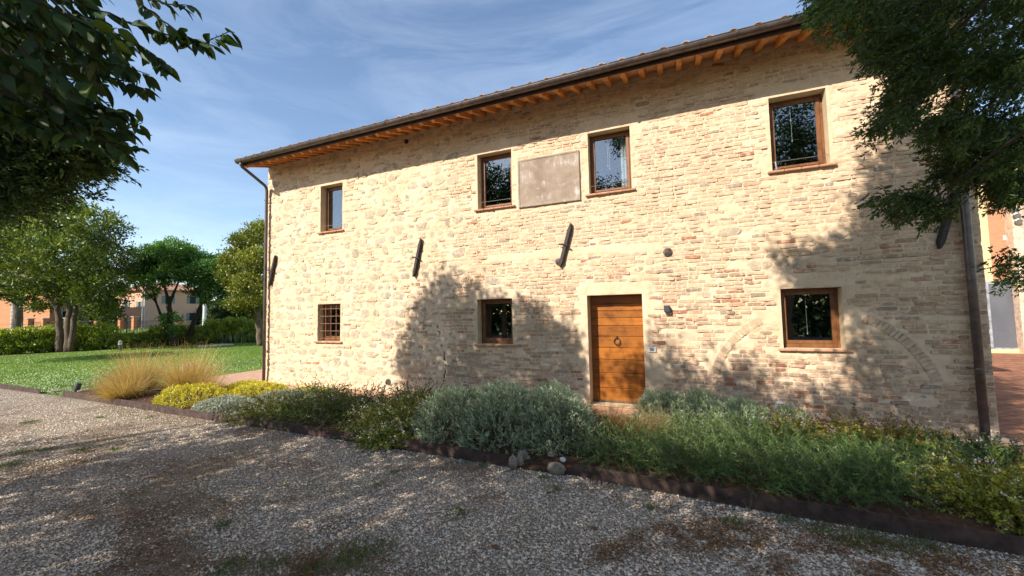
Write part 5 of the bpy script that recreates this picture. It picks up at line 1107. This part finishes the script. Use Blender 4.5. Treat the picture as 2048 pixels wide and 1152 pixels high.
for px, py, d, r in ((1760, 200, 3.8, 0.03), (1850, 150, 3.9, 0.035), (1720, 60, 4.2, 0.03), (1930, 250, 3.6, 0.03), (1900, 60, 4.0, 0.035), (2000, 150, 3.6, 0.03), (1850, 410, 3.45, 0.014), (2030, 380, 3.4, 0.02), (2040, 530, 3.4, 0.015)):
    e = dep(px, py, d); mid = (hub*0.45+e*0.55)+np.array([0.5, 0.1, 0.5 if py < 350 else 0.25]); limb(br, [hub+np.array([0, 0, 0.6*(200-py)/200]), mid, e], r, 0.007, 7)
e0, e1 = dep(1905, 335, 3.5), dep(1842, 405, 3.45); limb(br, [dep(1965, 300, 3.6), e0, dep(1868, 362, 3.47), e1], 0.012, 0.006, 6); limb(br, [dep(1868, 362, 3.47), dep(1880, 395, 3.46), dep(1860, 412, 3.45)], 0.008, 0.004, 6)
part('branches', br, M['bark_dark'], t2)
def shade_clumps(mb, P, tone, s=0.17, m=28, L=0.14, W=0.056):
    n = len(P); Q = np.repeat(P, m, 0)+s*rng.normal(size=(n*m, 3)); leaves(mb, Q, rdir(n*m), L, W, np.repeat(pal(n, *tone, 0.4), m, 0)); return mb
def from_wall(poly, n, ys, holes=()):
    q = poly_pts(n, poly)
    for hx_, hy_, hr in holes: q = q[np.hypot(q[:, 0]-hx_, q[:, 1]-hy_) > hr]
    W_ = np.array([wal(a, b) for a, b in q]); k = ys[0]+(ys[1]-ys[0])*rng.random(len(W_)); return W_-SUN*(k/SUN[1])[:, None]
def from_ground(poly, n, ys, z=0.0):
    q = poly_pts(n, poly); G = np.array([gnd(a, b, z) for a, b in q]); k = ys[0]+(ys[1]-ys[0])*rng.random(len(G)); return G-SUN*(k/SUN[1])[:, None]
def crown_pts(n, c, r, lo=0.3): d = rdir(n); return np.asarray(c)+d*(lo+(1-lo)*rng.random((n, 1))**0.6)*np.asarray(r)
HOL = [(1770, 648, 28), (1800, 505, 26), (1755, 600, 18), (1860, 560, 18), (1730, 668, 22), (1815, 420, 16), (1720, 790, 22), (1700, 740, 18), (1790, 560, 16), (1850, 480, 14), (1780, 360, 14), (1830, 330, 14)]
S = [from_wall([(1738, 470), (1742, 400), (1752, 350), (1795, 300), (1835, 270), (1990, 250), (1990, 880), (1700, 870), (1690, 760), (1712, 720), (1728, 690), (1720, 640), (1695, 600), (1702, 560), (1692, 520)], 500, (6.6, 9.2), HOL),
     from_wall([(1598, 505), (1640, 522), (1690, 515), (1740, 470), (1742, 560), (1700, 602), (1660, 580), (1600, 560), (1572, 535)], 70, (7.0, 9.0)),
     from_wall([(1304, 800), (1304, 712), (1325, 678), (1345, 682), (1362, 710), (1378, 748), (1440, 768), (1472, 738), (1500, 735), (1530, 760), (1580, 792), (1640, 806), (1702, 806), (1702, 870), (1304, 870)], 150, (7.6, 9.6), [(1345, 735, 14), (1410, 790, 18), (1540, 800, 16), (1620, 825, 16)]),
     from_wall([(1250, 800), (1240, 740), (1262, 700), (1290, 690), (1292, 800)], 14, (8.0, 9.6))]
P = np.concatenate(S); P = np.concatenate([P, crown_pts(190, (2.3, -9.0, 7.2), (4.2, 3.4, 4.4))]); P = np.concatenate([P, crown_pts(170, (4.1, -8.9, 7.6), (1.6, 1.3, 1.9), 0.1)]); P = P[~in_frame(P, 90)]; P = P[P[:, 2] > 2.6]
GB = from_ground([(1170, 925), (1200, 860), (1300, 800), (1500, 800), (1700, 830), (1975, 880), (2100, 900), (2100, 1130), (1500, 1015)], 330, (4.3, 6.6))
GB = np.concatenate([GB, from_ground([(860, 910), (880, 790), (1180, 790), (1200, 860), (1160, 930), (1000, 925)], 90, (5.0, 7.5), z=0.4)])
P = np.concatenate([P, GB[~in_frame(GB, 90)]])
part('crown', shade_clumps(MB(), P, CT), M['conifer'], t2)
# the cypress left of the drive
t1 = thing('cypress_tree', 'dark cypress left of the drive with its lowest boughs above the lawn corner', 'tree', (-8.3, -8.4, 0))
tk = MB(); limb(tk, [(-8.3, -8.4, -0.1), (-8.25, -8.35, 2.5), (-8.2, -8.3, 5.5), (-8.2, -8.3, 8.5)], 0.30, 0.05, 12); part('trunk', tk, M['bark'], t1, smooth=True)
P = from_wall([(802, 790), (797, 700), (812, 668), (828, 650), (838, 618), (852, 602), (862, 560), (905, 556), (925, 570), (948, 572), (985, 594), (1020, 604), (1060, 606), (1095, 624), (1138, 664), (1152, 700), (1172, 790)], 520, (7.4, 9.0), [(985, 670, 12), (1062, 655, 12), (935, 740, 10), (1120, 720, 14)])
P = np.concatenate([P, crown_pts(330, (-7.8, -8.3, 4.3), (2.3, 2.2, 2.4), 0.25)]); P = P[~in_frame(P, 60)]; kk_ = P[:, 1]/SUN[1]; WX = P[:, 0]-SUN[0]*kk_; WZ = P[:, 2]-SUN[2]*kk_; P = P[~((WZ > -1.0) & (WX < -6.15))]
part('crown', shade_clumps(MB(), P, CT, 0.13), M['conifer'], t1)
cl = [(dep(x, y, 4.3+0.7*rng.random()), 0.14) for x, y in poly_pts(180, [(-60, 220), (110, 220), (160, 255), (165, 290), (150, 325), (120, 345), (80, 372), (40, 370), (10, 400), (-60, 420)])]
cl += [(dep(x, y, 4.4+0.4*rng.random()), 0.10) for x, y in poly_pts(10, [(140, 300), (205, 300), (180, 325), (150, 335)])]
mb = MB()
for P, s in cl: m = 22; sprays(mb, P+s*rng.normal(size=(m, 3)), unit(P-np.array([-8.2, -8.3, 4.5]))*0.7+0.7*rdir(m), pal(m, (0.025, 0.055, 0.012), (0.085, 0.135, 0.028), 0.5), 15, 0.20, (0.062, 0.021))
part('hanging_foliage', mb, M['conifer'], t1)
br = MB()
for px, py, d in ((110, 290, 4.6), (150, 310, 4.5), (60, 340, 4.7), (100, 250, 4.6), (30, 380, 4.8)): e = dep(px, py, d); limb(br, [(-8.25, -8.3, e[2]+0.4), (np.array([-8.25, -8.3, e[2]+0.4])+e)/2+np.array([0, 0, 0.2]), e], 0.05, 0.012, 7)
part('branches', br, M['bark_dark'], t1)
# row of trees behind the camera that keeps the drive in shade
ROW = [(-12.2, -12.4, 'shade tree standing at the lawn end of the row'), (-9.6, -13.4, 'shade tree next to the lawn end of the row'), (-7.0, -13.6, 'shade tree in the middle of the row'), (-4.4, -13.6, 'shade tree between the middle and the courtyard end of the row'), (-2.0, -13.2, 'shade tree at the courtyard end of the row')]
GP = from_ground([(335, 842), (560, 868), (1030, 945), (1130, 958), (2060, 1125), (2060, 1300), (-150, 1300), (-150, 905), (0, 888)], 760, (7.6, 9.4))
st = fbm(GP[:, 0]*0.75+60, GP[:, 2]*0.75+GP[:, 1]*0.3+60, 3, 3); GP = GP[(st < 0.60) | (rng.random(len(GP)) < 0.25)]
own = np.argmin(np.stack([np.abs(GP[:, 0]-x)+0.3*np.abs(GP[:, 1]-y) for x, y, _ in ROW], 1), 1)
for q, (x, y, lb) in enumerate(ROW):
    t = thing('lime_tree', lb, 'tree', (x, y, 0), 'shade trees behind the drive'); tk = MB(); Pq_ = GP[own == q]; h = float(np.percentile(Pq_[:, 2], 95))+0.6
    limb(tk, [(x, y, -0.1), (x, y, h*0.4), (x+0.1, y, h*0.9)], 0.16, 0.04, 9)
    for e in Pq_[::14]: limb(tk, [(x, y, max(1.5, e[2]-1.2)), (x*0.5+e[0]*0.5, y*0.5+e[1]*0.5, e[2]-0.3), e], 0.04, 0.012, 5)
    part('trunk', tk, M['bark'], t, smooth=True)
    part('crown', shade_clumps(MB(), Pq_, ((0.04, 0.08, 0.012), (0.09, 0.14, 0.025)), 0.20, 34, 0.12, 0.07), M['leaf'], t)
for x, y, zc, lb in ((-29.5, -3.6, 5.2, 'leafy tree shading the middle of the lawn'),):
    t = thing('lime_tree', lb, 'tree', (x, y, 0)); tk = MB(); limb(tk, [(x, y, -0.1), (x, y, 3), (x+0.1, y, zc+1)], 0.2, 0.05, 9); part('trunk', tk, M['bark'], t, smooth=True)
    part('crown', shade_clumps(MB(), crown_pts(150, (x, y, zc), (2.6, 1.6, 1.2), 0.2), ((0.04, 0.08, 0.012), (0.09, 0.14, 0.025)), 0.26, 30, 0.2, 0.1), M['leaf'], t)
hd = thing('reflection_hedge', 'tall dark unseen hedge added behind the drive for the window reflections', 'hedge', (-6, -21, 0)); n = 30000  # added out of view so the lower windows reflect something dark
P = np.stack([-34+60*rng.random(n), -21.5+1.4*rng.random(n), 4.2*rng.random(n)], -1); P[:, 2] *= 0.8+0.4*fbm(P[:, 0]*0.4+60, P[:, 1]*0+3, 3)
part('foliage', leaves(MB(), P, rdir(n), 0.42, 0.25, pal(n, (0.02, 0.045, 0.01), (0.06, 0.10, 0.02))), M['leaf'], hd)
st = MB()
for q in range(30): limb(st, [(-33+q*2, -20.8, -0.1), (-33+q*2+0.2, -20.8, 2.6)], 0.05, 0.02, 5)
part('stems', st, M['bark_dark'], hd)
# broad leaved tree: branches with single leaves hanging in at the upper left
t3 = thing('persimmon_tree', 'broad leaved tree reaching in above the drive with large glossy leaves', 'tree', (-5.6, -9.4, 0))
tk = MB(); limb(tk, [(-5.6, -9.4, -0.1), (-5.55, -9.3, 1.8), (-5.4, -9.1, 3.2), (-5.2, -8.8, 5.4)], 0.17, 0.06, 10)
hub = np.array([-5.35, -9.05, 3.6]); TW = []
def tw(pts, d0, d1, w):
    n = len(pts); Q = [dep(x, y, d0+(d1-d0)*i/(n-1)) for i, (x, y) in enumerate(pts)]; TW.append((np.array(Q), w))
tw([(40, -60), (150, 5), (260, 45), (345, 75), (405, 88), (460, 62)], 2.7, 2.9, 1.0); tw([(200, -60), (280, -10), (340, 10), (385, 12)], 2.9, 3.0, 0.9); tw([(250, -20), (320, 40), (365, 68), (425, 95)], 2.8, 2.85, 0.9)
tw([(60, 60), (150, 100), (230, 130), (300, 150)], 2.6, 2.75, 1.0); tw([(120, 120), (200, 150), (260, 165), (298, 182)], 2.7, 2.8, 0.9); tw([(40, 200), (130, 240), (190, 262), (235, 268), (285, 245)], 2.6, 2.7, 0.9)
tw([(70, 240), (150, 275), (215, 285), (278, 297)], 2.65, 2.7, 0.9); tw([(90, 230), (180, 262), (240, 300), (262, 318)], 2.6, 2.65, 0.8); tw([(100, 180), (170, 205), (215, 215), (238, 222)], 2.8, 2.8, 0.9); tw([(150, 30), (250, 75), (310, 110), (340, 140)], 2.75, 2.8, 1.0)
for q in range(75):
    x0, y0 = -80+250*rng.random(), -60+300*rng.random(); dx = 60+70*rng.random(); dd = 2.2+1.5*rng.random(); tw([(x0-40, y0-40), (x0, y0), (x0+dx*0.5, y0+dx*0.22), (x0+dx, y0+dx*(0.2+0.35*rng.random()))], dd, dd+0.1, 1.15)
bm = MB()
for Q, w in TW: limb(bm, Q, 0.009, 0.0025, 6, 0.1, 3)
for e in [TW[0][0][0], TW[1][0][0], TW[3][0][0], TW[5][0][0], TW[8][0][0]]: limb(bm, [hub, (hub+e)/2+np.array([0, 0, 0.35]), e], 0.035, 0.010, 8)
low = [dep(-30, 580, 1.9), dep(-5, 592, 1.9), dep(12, 605, 1.9)]; limb(bm, [hub, dep(-420, 420, 1.9), dep(-60, 540, 1.92)]+low[:2], 0.010, 0.003, 6)
part('trunk', tk, M['bark'], t3, smooth=True); brn = part('branches', bm, M['bark_dark'], t3)
LEAF = []
def big_leaf(p, d, nrm, L, W, colr):
    d = unit(d); s = unit(np.cross(d, nrm)); n = np.cross(s, d); u = np.array([0, 0.12, 0.32, 0.55, 0.78, 1.0]); w = np.array([0.02, 0.30, 0.48, 0.46, 0.27, 0.0])*W; cv = -0.22*L*u**2
    c = p+d*(u*L)[:, None]+n*cv[:, None]; l = c-s*w[:, None]+n*(0.22*w)[:, None]; r = c+s*w[:, None]+n*(0.22*w)[:, None]
    V = np.concatenate([l, c, r]); q = np.arange(5); return V, np.concatenate([np.stack([q, 6+q, 6+q+1, q+1], -1), np.stack([6+q, 12+q, 12+q+1, 6+q+1], -1)]), colr
for Q, w in TW:
    seg = np.linalg.norm(np.diff(Q, axis=0), axis=1).sum(); n = int(seg/0.030)
    t = np.linspace(0.12, 1, n)*(len(Q)-1)
    for i, tt in enumerate(t):
        k = min(int(tt), len(Q)-2); p = Q[k]+(Q[k+1]-Q[k])*(tt-k); T = unit(Q[k+1]-Q[k]); sd = unit(np.cross(T, np.array([0, 0, 1.0])))*(1 if i % 2 else -1)
        d = T*0.55+sd*0.55+np.array([0, 0, -0.75+0.5*rng.random()])+0.35*rng.normal(size=3); L = (0.095+0.045*rng.random())*w
        tone = np.array((0.030, 0.062, 0.012))*(0.7+0.7*rng.random()) if rng.random() > 0.10 else np.array((0.09, 0.14, 0.02))
        LEAF.append(big_leaf(p+d*0.004, d, np.array([0, 0, 1.0])+0.5*rng.normal(size=3), L, L*0.50, tone))
for p, d in ((low[1], (0.9, 0.5, 0.1)), (low[1], (0.8, 0.3, -0.25)), (low[0], (0.6, 0.3, -0.6)), (low[0], (0.9, 0.3, 0.35))): LEAF.append(big_leaf(p, np.array(d)[0]*RGT+np.array(d)[1]*0.2*FWD+np.array(d)[2]*UPV, UPV+0.3*FWD, 0.12, 0.045, (0.05, 0.09, 0.015)))
vis = []
for V, Fq, c in LEAF:
    px, py, dz = proj(V); vis.append((px.max()-px.min())*(py.max()-py.min()) if (px.mean() > 0 and py.mean() > 0) else 0)
    if px.mean() > 230: vis[-1] += 1e5
order = np.argsort(-np.array(vis)); rest = MB()
for r, i in enumerate(order):
    V, Fq, c = LEAF[i]
    if r < 300: part('leaf', MB().add(V, Fq, c), M['glossleaf'], brn, smooth=True)
    else: rest.add(V, Fq, c)
part('leafage', rest, M['glossleaf'], brn, smooth=True, stuff=True)
part('crown', shade_clumps(MB(), (lambda P: P[~in_frame(P, 60)])(crown_pts(150, (-5.3, -9.2, 4.6), (1.9, 1.6, 1.7), 0.2)), ((0.04, 0.08, 0.012), (0.09, 0.14, 0.025)), 0.20, 30, 0.11, 0.06), M['leaf'], t3)
